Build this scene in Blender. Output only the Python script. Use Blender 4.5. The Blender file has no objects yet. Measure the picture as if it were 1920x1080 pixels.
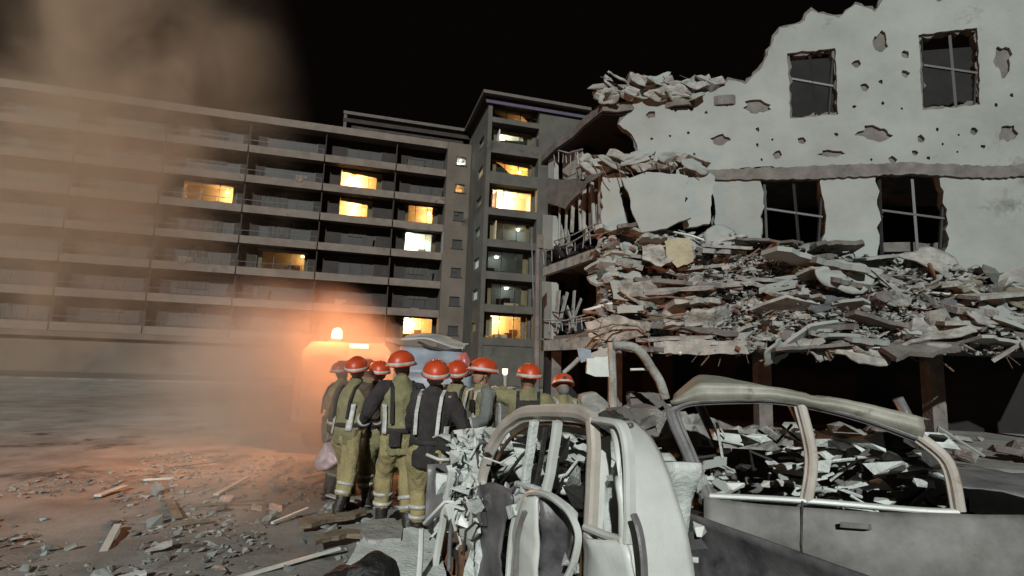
import bpy, bmesh, math, random
from mathutils import Vector, Matrix, Euler, noise
from mathutils.geometry import tessellate_polygon
random.seed(7)
R = math.radians
V = Vector
C = bpy.context.scene
COL = C.collection

# ---------------------------------------------------------------- camera
FPX = 1050.0
CAMZ = 1.65
cam_d = bpy.data.cameras.new('camera'); cam = bpy.data.objects.new('camera', cam_d); COL.objects.link(cam)
cam_d.sensor_width = 36; cam_d.lens = 36 * FPX / 1920; cam_d.clip_end = 3000; cam_d.clip_start = 0.05
CM = (Euler((R(90 + 8.13), 0, 0)).to_matrix() @ Matrix.Rotation(R(2.0), 3, 'Z'))
cam.matrix_world = Matrix.Translation((0, 0, CAMZ)) @ CM.to_4x4()
C.camera = cam

# ---------------------------------------------------------------- night sky, work light, exposure
w = bpy.data.worlds.new('World'); C.world = w; w.use_nodes = True
bg = w.node_tree.nodes['Background']
sky = w.node_tree.nodes.new('ShaderNodeTexSky'); sky.sky_type = 'NISHITA'; sky.sun_disc = False
sky.sun_elevation = R(-9); sky.sun_rotation = R(170); sky.air_density = 1; sky.dust_density = 2
mixw = w.node_tree.nodes.new('ShaderNodeMix'); mixw.data_type = 'RGBA'; mixw.blend_type = 'ADD'
mixw.inputs[0].default_value = 1.0
w.node_tree.links.new(sky.outputs[0], mixw.inputs[6]); mixw.inputs[7].default_value = (0.034, 0.024, 0.020, 1)
w.node_tree.links.new(mixw.outputs[2], bg.inputs['Color'])
bg.inputs['Strength'].default_value = 0.06

sun_d = bpy.data.lights.new('floodlight_beam', 'SUN'); sun = bpy.data.objects.new('floodlight_beam', sun_d); COL.objects.link(sun)
sun_d.energy = 3.5; sun_d.angle = R(0.8); sun_d.color = (0.955, 1.0, 0.955)
sun.rotation_euler = V((0.10, 0.87, -0.42)).to_track_quat('-Z', 'Y').to_euler()
sun.location = (0, -8, 5)

C.view_settings.view_transform = 'Standard'; C.view_settings.look = 'None'
C.view_settings.exposure = 0; C.view_settings.gamma = 1; C.view_settings.use_curve_mapping = False
cy = C.cycles
cy.max_bounces = 6; cy.volume_bounces = 1; cy.volume_step_rate = 3.0; cy.volume_max_steps = 96
cy.caustics_reflective = False; cy.caustics_refractive = False; cy.sample_clamp_indirect = 4

# ---------------------------------------------------------------- helpers
def ray(px, py):
    return CM @ V(((px - 960) / FPX, (540 - py) / FPX, -1))
def P(px, py, Y):
    d = ray(px, py); return V((0, 0, CAMZ)) + d * (Y / d.y)
def PL(px, py, p0, n):
    d = ray(px, py); o = V((0, 0, CAMZ)); return o + d * ((p0 - o).dot(n) / d.dot(n))

def tag(o, label=None, cat=None, group=None, kind=None):
    if label: o['label'] = label
    if cat: o['category'] = cat
    if group: o['group'] = group
    if kind: o['kind'] = kind
    return o
def empty(name, loc, rz=0, label=None, cat=None, group=None):
    o = bpy.data.objects.new(name, None); COL.objects.link(o)
    o.location = loc; o.rotation_euler = (0, 0, rz); o.empty_display_size = .3
    return tag(o, label, cat, group)
def wm(o):
    m = o.matrix_basis.copy()
    return (wm(o.parent) @ o.matrix_parent_inverse @ m) if o.parent else m
def link(name, me, parent=None):
    o = bpy.data.objects.new(name, me); COL.objects.link(o)
    n = len(me.vertices)
    if n:
        lo = V(map(min, zip(*[v.co for v in me.vertices]))); hi = V(map(max, zip(*[v.co for v in me.vertices])))
        c = V(((lo.x + hi.x) / 2, (lo.y + hi.y) / 2, lo.z))
        me.transform(Matrix.Translation(-c)); o.location = c
    if parent:
        o.parent = parent; o.matrix_parent_inverse = wm(parent).inverted()
    return o
def kids(o): return [c for c in COL.objects if c.parent == o]
def copy_tree(o, M=None, parent=None, label=None):
    c = o.copy(); COL.objects.link(c)
    if parent: c.parent = parent
    if M is not None: c.matrix_world = M; c.matrix_basis = M
    if label: c['label'] = label
    for k in o.children: copy_tree(k, None, c)
    return c

class MB:
    def __init__(s): s.v = []; s.f = []
    def add(s, vs, fs):
        b = len(s.v); s.v += [V(x) for x in vs]; s.f += [[b + i for i in f] for f in fs]; return s
    def hexa(s, p):
        return s.add(p, [(0, 3, 2, 1), (4, 5, 6, 7), (0, 1, 5, 4), (1, 2, 6, 5), (2, 3, 7, 6), (3, 0, 4, 7)])
    def box(s, a, b, T=None):
        x0, y0, z0 = a; x1, y1, z1 = b
        p = [V(q) for q in ((x0, y0, z0), (x1, y0, z0), (x1, y1, z0), (x0, y1, z0), (x0, y0, z1), (x1, y0, z1), (x1, y1, z1), (x0, y1, z1))]
        return s.hexa([T(q) for q in p] if T else p)
    def bar(s, a, b, w, h, up=V((0, 0, 1))):
        a = V(a); b = V(b); d = (b - a).normalized(); x = d.cross(up)
        if x.length < 1e-3: x = d.cross(V((1, 0, 0)))
        x.normalize(); y = x.cross(d).normalized(); x = x * w / 2; y = y * h / 2
        return s.hexa([a - x - y, a + x - y, a + x + y, a - x + y, b - x - y, b + x - y, b + x + y, b - x + y])
    def tube(s, path, r, n=6, cap=True, flat=1.0):
        path = [V(p) for p in path]; rings = []
        if not isinstance(r, (list, tuple)): r = [r] * len(path)
        up = V((0, 0, 1)); prev = None
        for i, p in enumerate(path):
            d = (path[min(i + 1, len(path) - 1)] - path[max(i - 1, 0)])
            d = d.normalized() if d.length > 1e-9 else V((0, 0, 1))
            x = d.cross(up) if prev is None else prev - d * prev.dot(d)
            if x.length < 1e-3: x = d.cross(V((1, 0, 0)))
            x.normalize(); prev = x; y = d.cross(x)
            rings.append([p + x * math.cos(2 * math.pi * k / n) * r[i] + y * math.sin(2 * math.pi * k / n) * r[i] * flat for k in range(n)])
        return s.loft(rings, cap)
    def loft(s, rings, cap=True):
        b = len(s.v); n = len(rings[0])
        for rg in rings: s.v += [V(q) for q in rg]
        for i in range(len(rings) - 1):
            for k in range(n):
                s.f.append([b + i * n + k, b + i * n + (k + 1) % n, b + (i + 1) * n + (k + 1) % n, b + (i + 1) * n + k])
        if cap:
            s.f.append([b + k for k in range(n)][::-1]); s.f.append([b + (len(rings) - 1) * n + k for k in range(n)])
        return s
    def prism(s, poly, ext, holes=()):
        loops = [[V(p) for p in q] for q in [poly] + list(holes)]; ext = V(ext); b = len(s.v)
        flat = [p for q in loops for p in q]; n = len(flat); tris = tessellate_polygon(loops)
        s.v += flat + [p + ext for p in flat]
        for t in tris:
            s.f.append([b + i for i in t]); s.f.append([b + n + i for i in reversed(t)])
        k0 = 0
        for q in loops:
            m = len(q)
            for i in range(m): s.f.append([b + k0 + i, b + k0 + (i + 1) % m, b + n + k0 + (i + 1) % m, b + n + k0 + i])
            k0 += m
        return s
    def sweep(s, path, nrm, prof, k=1.0):
        rings = []; path = [V(p) for p in path]
        for i, p in enumerate(path):
            d = (path[min(i + 1, len(path) - 1)] - path[max(i - 1, 0)]).normalized(); x = d.cross(nrm).normalized()
            kk = k[i] if isinstance(k, (list, tuple)) else k
            rings.append([p + x * a * kk + nrm * c for a, c in prof])
        return s.loft(rings)
    def hull(s, pts):
        bm = bmesh.new()
        for p in pts: bm.verts.new(p)
        r = bmesh.ops.convex_hull(bm, input=bm.verts)
        bmesh.ops.delete(bm, geom=[g for g in r['geom_interior'] if isinstance(g, bmesh.types.BMVert)], context='VERTS')
        bm.verts.index_update(); bm.verts.ensure_lookup_table()
        s.add([v.co.copy() for v in bm.verts], [[v.index for v in f.verts] for f in bm.faces]); bm.free(); return s
    def grid(s, fn, nu, nv, thick=0):
        b = len(s.v)
        for j in range(nv + 1):
            for i in range(nu + 1): s.v.append(V(fn(i / nu, j / nv)))
        for j in range(nv):
            for i in range(nu):
                a = b + j * (nu + 1) + i; s.f.append([a, a + 1, a + nu + 2, a + nu + 1])
        return s
    def ellipsoid(s, c, r, nu=12, nv=8, M=None):
        c = V(c); rings = []
        for j in range(nv + 1):
            t = math.pi * (j + .02) / (nv + .04)
            rg = []
            for i in range(nu):
                a = 2 * math.pi * i / nu
                q = V((r[0] * math.sin(t) * math.cos(a), r[1] * math.sin(t) * math.sin(a), -r[2] * math.cos(t)))
                rg.append(c + (M @ q if M else q))
            rings.append(rg)
        return s.loft(rings)
    def mesh(s, name, mat, smooth=False, fix=True, solid=0):
        me = bpy.data.meshes.new(name); me.from_pydata([tuple(v) for v in s.v], [], s.f)
        if fix:
            bm = bmesh.new(); bm.from_mesh(me)
            if solid:
                g = bmesh.ops.solidify(bm, geom=bm.faces[:], thickness=solid)
            bmesh.ops.recalc_face_normals(bm, faces=bm.faces); bm.to_mesh(me); bm.free()
        for m in (mat if isinstance(mat, (list, tuple)) else [mat]): me.materials.append(m)
        if smooth: me.polygons.foreach_set('use_smooth', [True] * len(me.polygons))
        me.update(); return me
    def build(s, name, mat, parent=None, smooth=False, solid=0):
        return link(name, s.mesh(name, mat, smooth, True, solid), parent)

def jag(poly, step, amp, closed=True, rnd=random):
    out = []; n = len(poly)
    for i in range(n if closed else n - 1):
        a = V(poly[i]); b = V(poly[(i + 1) % n]); L = (b - a).length; k = max(1, int(L / step))
        d = (b - a) / max(L, 1e-6); pr = V((-d.y, d.x))
        for j in range(k):
            q = a + (b - a) * (j / k)
            out.append(q + (pr * rnd.uniform(-amp, amp) + d * rnd.uniform(-.3, .3) * step if j else pr * 0))
    return out

# ---------------------------------------------------------------- materials
def mat(name, c1, c2=None, scale=3, rough=.8, bump=.15, metal=0, c3=None, thr=.56, scale3=1.2, bscale=None, alpha=None, c4=None, emis=None, es=0, det=8, stretch=None):
    m = bpy.data.materials.new(name); m.use_nodes = True; nt = m.node_tree; N = nt.nodes; L = nt.links
    p = N['Principled BSDF']; p.inputs['Roughness'].default_value = rough; p.inputs['Metallic'].default_value = metal
    tc = N.new('ShaderNodeTexCoord'); vec = tc.outputs['Object']
    oi = N.new('ShaderNodeObjectInfo'); ad = N.new('ShaderNodeVectorMath'); ad.operation = 'ADD'
    sc_ = N.new('ShaderNodeVectorMath'); sc_.operation = 'SCALE'; sc_.inputs[0].default_value = (17, 31, 23)
    L.new(oi.outputs['Random'], sc_.inputs['Scale']); L.new(vec, ad.inputs[0]); L.new(sc_.outputs[0], ad.inputs[1]); vec = ad.outputs[0]
    if stretch:
        mp = N.new('ShaderNodeMapping'); mp.inputs['Scale'].default_value = stretch; L.new(vec, mp.inputs[0]); vec = mp.outputs[0]
    if c2 is None: c2 = tuple(x * .7 for x in c1)
    nz = N.new('ShaderNodeTexNoise'); nz.inputs['Scale'].default_value = scale; nz.inputs['Detail'].default_value = det
    nz.inputs['Roughness'].default_value = .65; L.new(vec, nz.inputs['Vector'])
    cr = N.new('ShaderNodeValToRGB'); cr.color_ramp.elements[0].position = .34; cr.color_ramp.elements[1].position = .66
    cr.color_ramp.elements[0].color = (*c2, 1); cr.color_ramp.elements[1].color = (*c1, 1); L.new(nz.outputs[0], cr.inputs[0])
    col = cr.outputs[0]
    if c3:
        n3 = N.new('ShaderNodeTexNoise'); n3.inputs['Scale'].default_value = scale3; n3.inputs['Detail'].default_value = 10
        n3.inputs['Roughness'].default_value = .7; L.new(vec, n3.inputs['Vector'])
        r3 = N.new('ShaderNodeValToRGB'); r3.color_ramp.elements[0].position = thr; r3.color_ramp.elements[1].position = min(1, thr + .09)
        r3.color_ramp.elements[0].color = (0, 0, 0, 1); L.new(n3.outputs[0], r3.inputs[0])
        mx = N.new('ShaderNodeMix'); mx.data_type = 'RGBA'; L.new(r3.outputs[0], mx.inputs[0]); L.new(col, mx.inputs[6])
        mx.inputs[7].default_value = (*c3, 1); col = mx.outputs[2]
    if c4:
        n4 = N.new('ShaderNodeTexNoise'); n4.inputs['Scale'].default_value = scale3 * 6; n4.inputs['Detail'].default_value = 6; n4.inputs['Distortion'].default_value = 1.5; L.new(vec, n4.inputs['Vector'])
        r4 = N.new('ShaderNodeValToRGB'); r4.color_ramp.elements[0].position = .62; r4.color_ramp.elements[1].position = .70; r4.color_ramp.elements[0].color = (0, 0, 0, 1)
        L.new(n4.outputs[0], r4.inputs[0]); m4 = N.new('ShaderNodeMix'); m4.data_type = 'RGBA'; L.new(r4.outputs[0], m4.inputs[0]); L.new(col, m4.inputs[6]); m4.inputs[7].default_value = (*c4, 1); col = m4.outputs[2]
    L.new(col, p.inputs['Base Color'])
    if bump:
        nb = N.new('ShaderNodeTexNoise'); nb.inputs['Scale'].default_value = bscale or scale * 4; nb.inputs['Detail'].default_value = 6
        L.new(vec, nb.inputs['Vector']); bp = N.new('ShaderNodeBump'); bp.inputs['Strength'].default_value = bump; bp.inputs['Distance'].default_value = .05
        L.new(nb.outputs[0], bp.inputs['Height']); L.new(bp.outputs[0], p.inputs['Normal'])
    if emis: p.inputs['Emission Color'].default_value = (*emis, 1); p.inputs['Emission Strength'].default_value = es
    if alpha is not None: p.inputs['Alpha'].default_value = alpha
    return m
def glass(name, tint=(.9, .92, .9), gloss=.12):
    m = bpy.data.materials.new(name); m.use_nodes = True; nt = m.node_tree; nt.nodes.clear()
    o = nt.nodes.new('ShaderNodeOutputMaterial'); mx = nt.nodes.new('ShaderNodeMixShader'); mx.inputs[0].default_value = gloss
    t = nt.nodes.new('ShaderNodeBsdfTransparent'); t.inputs[0].default_value = (*tint, 1)
    g = nt.nodes.new('ShaderNodeBsdfGlossy'); g.inputs['Roughness'].default_value = .08
    nt.links.new(t.outputs[0], mx.inputs[1]); nt.links.new(g.outputs[0], mx.inputs[2]); nt.links.new(mx.outputs[0], o.inputs[0]); return m

M = dict(
 ground=mat('dusty_ground', (.27, .258, .235), (.135, .127, .116), 1.1, .95, .22, c3=(.062, .057, .051), thr=.57, scale3=.9, bscale=26),
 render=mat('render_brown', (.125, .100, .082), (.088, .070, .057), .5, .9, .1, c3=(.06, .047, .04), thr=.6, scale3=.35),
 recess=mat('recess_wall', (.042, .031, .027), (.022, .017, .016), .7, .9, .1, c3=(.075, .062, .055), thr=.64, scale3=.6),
 band=mat('balcony_band', (.185, .148, .124), (.125, .099, .083), .9, .9, .1, c3=(.075, .06, .052), thr=.6, scale3=.8),
 wing=mat('wing_render', (.100, .092, .079), (.064, .058, .050), .6, .9, .1, c3=(.04, .036, .032), thr=.6, scale3=.4),
 roofedge=mat('roof_edge', (.115, .096, .086), (.08, .067, .06), 1, .8, .05),
 darkmetal=mat('dark_frame', (.03, .028, .027), None, 3, .5, .02),
 darkpane=mat('dark_pane', (.030, .026, .025), (.016, .014, .014), .7, .6, .0),
 curtain=mat('curtain', (.085, .078, .068), (.035, .03, .028), 2, .9, .2, stretch=(6, 6, .6)),
 curtain2=mat('pale_curtain', (.42, .33, .22), (.25, .19, .12), 2, .9, .2, stretch=(6, 6, .6)),
 pane=glass('clear_pane'),
 roomwarm=mat('room_wall_warm', (.72, .60, .42), (.60, .47, .30), 1.5, .9, .05),
 roomwhite=mat('room_wall_white', (.78, .80, .76), (.65, .68, .66), 1.5, .9, .05),
 furn=mat('dark_wood', (.10, .055, .03), None, 3, .6, .1),
 furn2=mat('pale_furniture', (.6, .5, .38), None, 3, .7, .1),
 wall=mat('white_plaster', (.30, .318, .302), (.215, .226, .213), .35, .92, .3, c3=(.12, .115, .105), thr=.605, scale3=.42, bscale=4),
 conc=mat('broken_concrete', (.37, .36, .335), (.17, .163, .15), 2.6, .95, .6, c3=(.06, .056, .052), thr=.60, scale3=1.8, bscale=16),
 concd=mat('grey_concrete', (.175, .158, .145), (.085, .076, .07), 1.8, .95, .5, bscale=12),
 dust=mat('dusty_debris', (.37, .36, .335), (.12, .115, .105), 3.2, .95, .9, c3=(.035, .032, .03), thr=.56, scale3=1.7, bscale=11),  # near-black blotches in the colour stand in for shaded gaps
 soot=mat('shaded_interior_black', (.016, .014, .013), (.008, .007, .007), 1.5, .95, .3),  # near black: shade of the unlit storeys put into the colour
 wood=mat('splintered_wood', (.22, .175, .12), (.09, .065, .042), 4, .85, .4, stretch=(1, 1, 6)),
 rebar=mat('rusty_bar', (.17, .12, .09), (.08, .05, .035), 9, .8, .3),
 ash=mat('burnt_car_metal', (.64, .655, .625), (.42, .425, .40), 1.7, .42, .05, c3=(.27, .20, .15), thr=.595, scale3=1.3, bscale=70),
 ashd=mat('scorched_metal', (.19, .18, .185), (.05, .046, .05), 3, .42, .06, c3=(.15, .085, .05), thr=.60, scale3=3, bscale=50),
 ashw=mat('white_ash', (.62, .66, .63), (.40, .42, .405), 7, .7, .3, c3=(.05, .05, .048), thr=.63, scale3=6, bscale=40),
 rail=mat('scorched_rail', (.52, .475, .425), (.33, .29, .255), 3, .42, .05, c3=(.24, .13, .075), thr=.61, scale3=2.2, bscale=60),
 sootm=mat('soot_black_metal', (.035, .032, .03), (.015, .014, .013), 4, .7, .4),
 rust=mat('rust_brown', (.20, .10, .05), (.07, .035, .02), 4, .8, .4),
 greymetal=mat('bent_sheet', (.30, .32, .345), (.20, .21, .225), 2, .45, .15, c3=(.10, .10, .10), thr=.62),
 bluegrey=mat('blue_grey_paint', (.24, .28, .33), (.14, .16, .19), 2, .5, .15, c3=(.06, .06, .06), thr=.6),
 pink=mat('red_tail_plastic', (.42, .13, .12), (.26, .07, .07), 4, .35, .1),
 white=mat('white_van_paint', (.20, .18, .155), (.15, .135, .115), 2, .45, .05),
 tyre=mat('tyre_rubber', (.022, .021, .020), (.012, .012, .012), 8, .85, .3),
 black=mat('black_plastic', (.012, .011, .011), None, 6, .6, .4),
 olive=mat('olive_cloth', (.235, .215, .112), (.135, .122, .064), 7, .95, .4, bscale=60, c3=(.32, .30, .20), thr=.60, scale3=4),
 khaki=mat('khaki_cloth', (.33, .275, .135), (.215, .175, .085), 6, .95, .4, bscale=60, c3=(.40, .36, .25), thr=.61, scale3=4),
 darkc=mat('dark_cloth', (.040, .032, .032), (.018, .015, .016), 6, .95, .4, bscale=60, c3=(.075, .066, .06), thr=.60, scale3=4),
 greyc=mat('grey_cloth', (.16, .17, .16), (.09, .095, .09), 5, .95, .35, bscale=45),
 skin=mat('skin', (.30, .17, .115), (.25, .135, .09), 9, .55, .05),
 glove=mat('pale_glove', (.34, .31, .27), (.23, .21, .18), 14, .9, .3),
 hair=mat('dark_hair', (.022, .015, .012), None, 30, .7, .4),
 eye=mat('eye', (.5, .48, .45), (.02, .015, .01), 40, .2, 0),
 helmet=mat('orange_helmet', (.52, .062, .016), (.38, .04, .011), 6, .42, .05, c3=(.36, .16, .10), thr=.63, scale3=9),
 reflect=mat('silver_reflective', (.50, .49, .47), (.27, .265, .25), 12, .4, .1),
 boot=mat('boot_leather', (.030, .024, .021), (.018, .014, .012), 9, .5, .3),
 strap=mat('black_strap', (.02, .02, .02), None, 9, .8, .2),
)
def emit(name, c, s): return mat(name, (.8, .8, .8), None, 3, .5, 0, emis=c, es=s)
M['lampwarm'] = emit('lamp_warm', (1, .72, .36), 9)
M['lampwhite'] = emit('lamp_white', (.93, 1, .98), 9)
M['beacon'] = emit('beacon_orange', (1, .42, .18), 22)
M['torch'] = emit('torch_glow', (1, .86, .52), 1.6)

def point(name, loc, e, col, r=.12, parent=None):
    d = bpy.data.lights.new(name, 'POINT'); d.energy = e; d.color = col; d.shadow_soft_size = r
    o = bpy.data.objects.new(name, d); COL.objects.link(o); o.location = loc
    if parent: o.parent = parent; o.matrix_parent_inverse = wm(parent).inverted()
    return o

# ---------------------------------------------------------------- ground
def gz(x, y):
    h = .10 * noise.noise(V((x * .6, y * .6, 1))) + .05 * noise.noise(V((x * 1.9, y * 1.9, 4)))
    near = max(0, min(1, (16 - y) / 6)) * max(0, min(1, (y + 2) / 2))
    return h * near
gx = [-600, -250, -100, -50, -28] + [-18 + .3 * i for i in range(121)] + [28, 50, 100, 250, 600]
gy = [-60, -25, -8] + [-2 + .25 * i for i in range(105)] + [28, 34, 45, 70, 150, 400, 1000]
g = MB().grid(lambda u, v: (lambda x, y: (x, y, gz(x, y)))(gx[round(u * (len(gx) - 1))], gy[round(v * (len(gy) - 1))]), len(gx) - 1, len(gy) - 1)
g.build('ground', M['ground'], smooth=True)['kind'] = 'structure'
# ---------------------------------------------------------------- apartment block behind
UD = V((1, .28, 0)).normalized(); VD = V((.28, -1, 0)).normalized()      # along the front; out towards the viewer
O = P(875, 225, 57.7); O.z = 0
AZ = math.atan(.28)
apt = empty('apartment_block', O, AZ, 'tall brown grey apartment block with balconies and scattered lit windows', 'building')
def F(u, v, z): return O + UD * u + VD * v + V((0, 0, z))
def FT(q): return F(q.x, q.y, q.z)
def fu(px, py, v=0):
    q = PL(px, py, O + VD * v, VD); return (q - O).dot(UD)
LV = [3.9 + 3 * i for i in range(8)]
RC = -1.5                                   # recess depth of the balconies
def fbox(mb, u0, u1, v0, v1, z0, z1): return mb.box((u0, v0, z0), (u1, v1, z1), FT)

def room(u0, u1, z0, z1, v, warm, power, seed, parent=apt, col=None, depth=3.2):
    rn = random.Random(seed)
    m = M['roomwarm'] if warm else M['roomwhite']; mb = MB(); t = .06; vb = v - depth
    e0, e1 = u0 - .5, u1 + .5; zb, zt = z0 - .7, z1 + .35
    fbox(mb, e0, e1, vb - t, vb, zb, zt); fbox(mb, e0 - t, e0, vb, v - .16, zb, zt); fbox(mb, e1, e1 + t, vb, v - .16, zb, zt)
    fbox(mb, e0, e1, vb, v - .16, zt, zt + t); fbox(mb, e0, e1, vb, v - .16, zb - t, zb)
    rm = mb.build('room', m, parent)
    f = MB()
    for _ in range(4):
        a = rn.uniform(u0, u1 - .7); fbox(f, a, a + rn.uniform(.4, 1.1), vb + .05, vb + .6, zb + .01, zb + rn.uniform(.9, 2.0))
    f.build('cupboard', M['furn'], rm)
    f = MB(); a = rn.uniform(u0, u1 - 1.4); fbox(f, a, a + 1.4, v - 1.6, v - .9, zb + .01, zb + .95); fbox(f, a, a + 1.4, v - 1.1, v - .9, zb + .95, zb + 1.25)
    f.build('sofa', M['furn2'] if rn.random() < .5 else M['furn'], rm)
    f = MB(); a = rn.uniform(u0 + .4, u1 - .6); fbox(f, a, a + .8, vb + .005, vb + .04, zb + 1.3, zb + 1.9); f.build('picture_frame', M['furn'], rm)
    lu = rn.uniform(u0 + .5, u1 - .5)
    c = F(lu, v - 2.35, zt - .45)
    MB().ellipsoid(c, (.2, .2, .12), 8, 6).tube([c, c + V((0, 0, .42))], .012, 5).build('ceiling_lamp', M['lampwarm'] if warm else M['lampwhite'], rm, True)
    point('room_light', F(lu, v - 2.35, zt - .8), power * .8, col or ((1, .58, .24) if warm else (.86, 1, .98)), .15, rm)

def window(u0, u1, z0, z1, v, lit=None, seed=0, parent=apt, nm=3, blind=False):
    fr = MB(); t = .07
    for a in ((u0, u1, z0, z0 + t), (u0, u1, z1 - t, z1), (u0, u0 + t, z0 + t, z1 - t), (u1 - t, u1, z0 + t, z1 - t)):
        fbox(fr, a[0], a[1], v - .10, v + .03, a[2], a[3])
    for k in range(1, nm):
        uu = u0 + (u1 - u0) * k / nm; fbox(fr, uu - .03, uu + .03, v - .08, v + .02, z0 + t, z1 - t)
    wd = fr.build('window', M['darkmetal'], parent)
    rq = random.Random(seed * 7 + 5)
    if lit and u1 - u0 > 1.5:
        for side in (0, 1):                              # gathered curtains and a blind hanging askew inside
            if rq.random() < .75:
                w_ = rq.uniform(.25, .6); ca = u0 + .05 if side == 0 else u1 - .05 - w_; n = 10
                MB().loft([[F(ca + w_ * i / n, v - .22 + .04 * math.sin(i * 2.2), z) for i in range(n + 1)] + [F(ca + w_ * (n - i) / n, v - .25 + .04 * math.sin((n - i) * 2.2), z) for i in range(n + 1)] for z in (z0 + rq.choice((.0, .3)), z1)]).build('curtain', M['curtain2'], wd)
        if rq.random() < .7:
            h0, h1 = rq.uniform(.05, .35), rq.uniform(.1, .75)
            MB().prism([F(u0 + .1, v - .15, z1), F(u1 - .1, v - .15, z1), F(u1 - .1, v - .2, z1 - h1), F(u0 + .1, v - .2, z1 - h0)], -VD * .02).build('blind', M['furn2'], wd)
        sc_ = MB()
        for _ in range(5):
            cu = rq.uniform(u0 + .1, u1 - .3); hh = rq.uniform(.1, .5); sc_.hull([F(cu + rq.uniform(-.3, .3), v - .4 + rq.uniform(-.1, .1), z0 - .1 + rq.uniform(0, 1) * hh) for _ in range(9)])
        sc_.build('sill_clutter', M['furn'], wd)
    for k in range(nm):
        a = u0 + (u1 - u0) * k / nm + .05; b2 = u0 + (u1 - u0) * (k + 1) / nm - .05
        fbox(MB(), a, b2, v - .045, v - .03, z0 + t, z1 - t).build('pane', M['pane'] if lit else M['darkpane'], wd)
    rn = random.Random(seed + 99)
    if not lit and rn.random() < .75:
        c = MB(); a = rn.uniform(u0, u0 + .3 * (u1 - u0)); b2 = a + rn.uniform(.3, .7) * (u1 - u0)
        n = 14; b2 = min(b2, u1)
        c.loft([[F(a + (b2 - a) * i / n, v + .05 + .02 * math.sin(i * 2.2), z) for i in range(n + 1)] + [F(a + (b2 - a) * (n - i) / n, v + .035 + .02 * math.sin((n - i) * 2.2), z) for i in range(n + 1)] for z in (z0 + rn.choice((.1, .5, .9)), z1 - .1)])
        c.build('curtain', M['curtain'], wd)
    return wd

# ---- main wing: cells between columns; two bays are in the photograph, the bays to the left continue the front
uA0, uA1, uB1 = fu(600, 400), fu(737, 400), fu(836, 400)
bayw = uA1 - uA0
cells = [(uA1, uB1)]
for k in range(5): cells.append((uA1 - (k + 1) * bayw, uA1 - k * bayw))
uL = cells[-1][0]
lit = {  # (bay, storey): (px0, px1 of the glass, py0, py1, warm, power, fraction)
 (1, 5): (639, 718, 306, 346, True, 1500), (1, 4): (636, 700, 362, 399, True, 800), (0, 4): (757, 822, 386, 413, True, 340),
 (0, 3): (754, 818, 431, 466, False, 1400), (0, 0): (747, 811, 588, 628, True, 1500), (3, 4): (0, 0, 0, 0, True, 300), (2, 2): (0, 0, 0, 0, True, 60)}
wallm = MB(); slabs = []
for bi, (a, b2) in enumerate(cells):
    for i in range(7):
        z0, z1 = LV[i], LV[i + 1]
        wu0, wu1 = a + .2 * (b2 - a), b2 - .12 * (b2 - a); wz0, wz1 = z0 + .62, z1 - .62
        L = lit.get((bi, i))
        if L:
            if L[1]:
                wu0, wu1 = fu(L[0], (L[2] + L[3]) / 2, RC), fu(L[1], (L[2] + L[3]) / 2, RC)
            wz0, wz1 = z0 + .36, z1 - .42
        elif bi == 0: wu0, wu1 = fu(760, 480, RC), fu(822, 480, RC)
        elif bi == 1: wu0, wu1 = fu(636, 480, RC), fu(702, 480, RC)
        wu1 = min(wu1, b2 - .1); wu0 = max(wu0, a + .1)
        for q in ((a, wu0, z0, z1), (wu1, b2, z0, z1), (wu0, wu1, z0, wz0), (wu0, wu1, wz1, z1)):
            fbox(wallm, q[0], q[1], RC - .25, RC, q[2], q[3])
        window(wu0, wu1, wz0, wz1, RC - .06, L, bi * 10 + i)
        if L: room(wu0, wu1, wz0, wz1, RC - .2, L[4], L[5], bi * 10 + i)
        # balcony slab with upstand and rail
        s = MB(); fbox(s, a + .06, b2 - .06, RC + .003, -.1, z0 - .3, z0 - .12); fbox(s, a + .06, b2 - .06, -.1, .03, z0 - .40, z0 + .34)
        sb = s.build('balcony', M['band'], apt)
        if bi < 2: continue                              # these two bays have lost their rails
        r = MB(); rz = z0 + .85
        r.bar(F(a + .1, -.04, rz), F(b2 - .1, -.04, rz), .05, .05)
        for k in range(7):
            uu = a + .15 + (b2 - a - .3) * k / 6; r.bar(F(uu, -.04, z0 + .27), F(uu, -.04, rz), .035, .035)
        r.build('railing', M['darkmetal'], sb)
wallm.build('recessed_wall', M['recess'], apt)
rq = random.Random(17)
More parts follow.
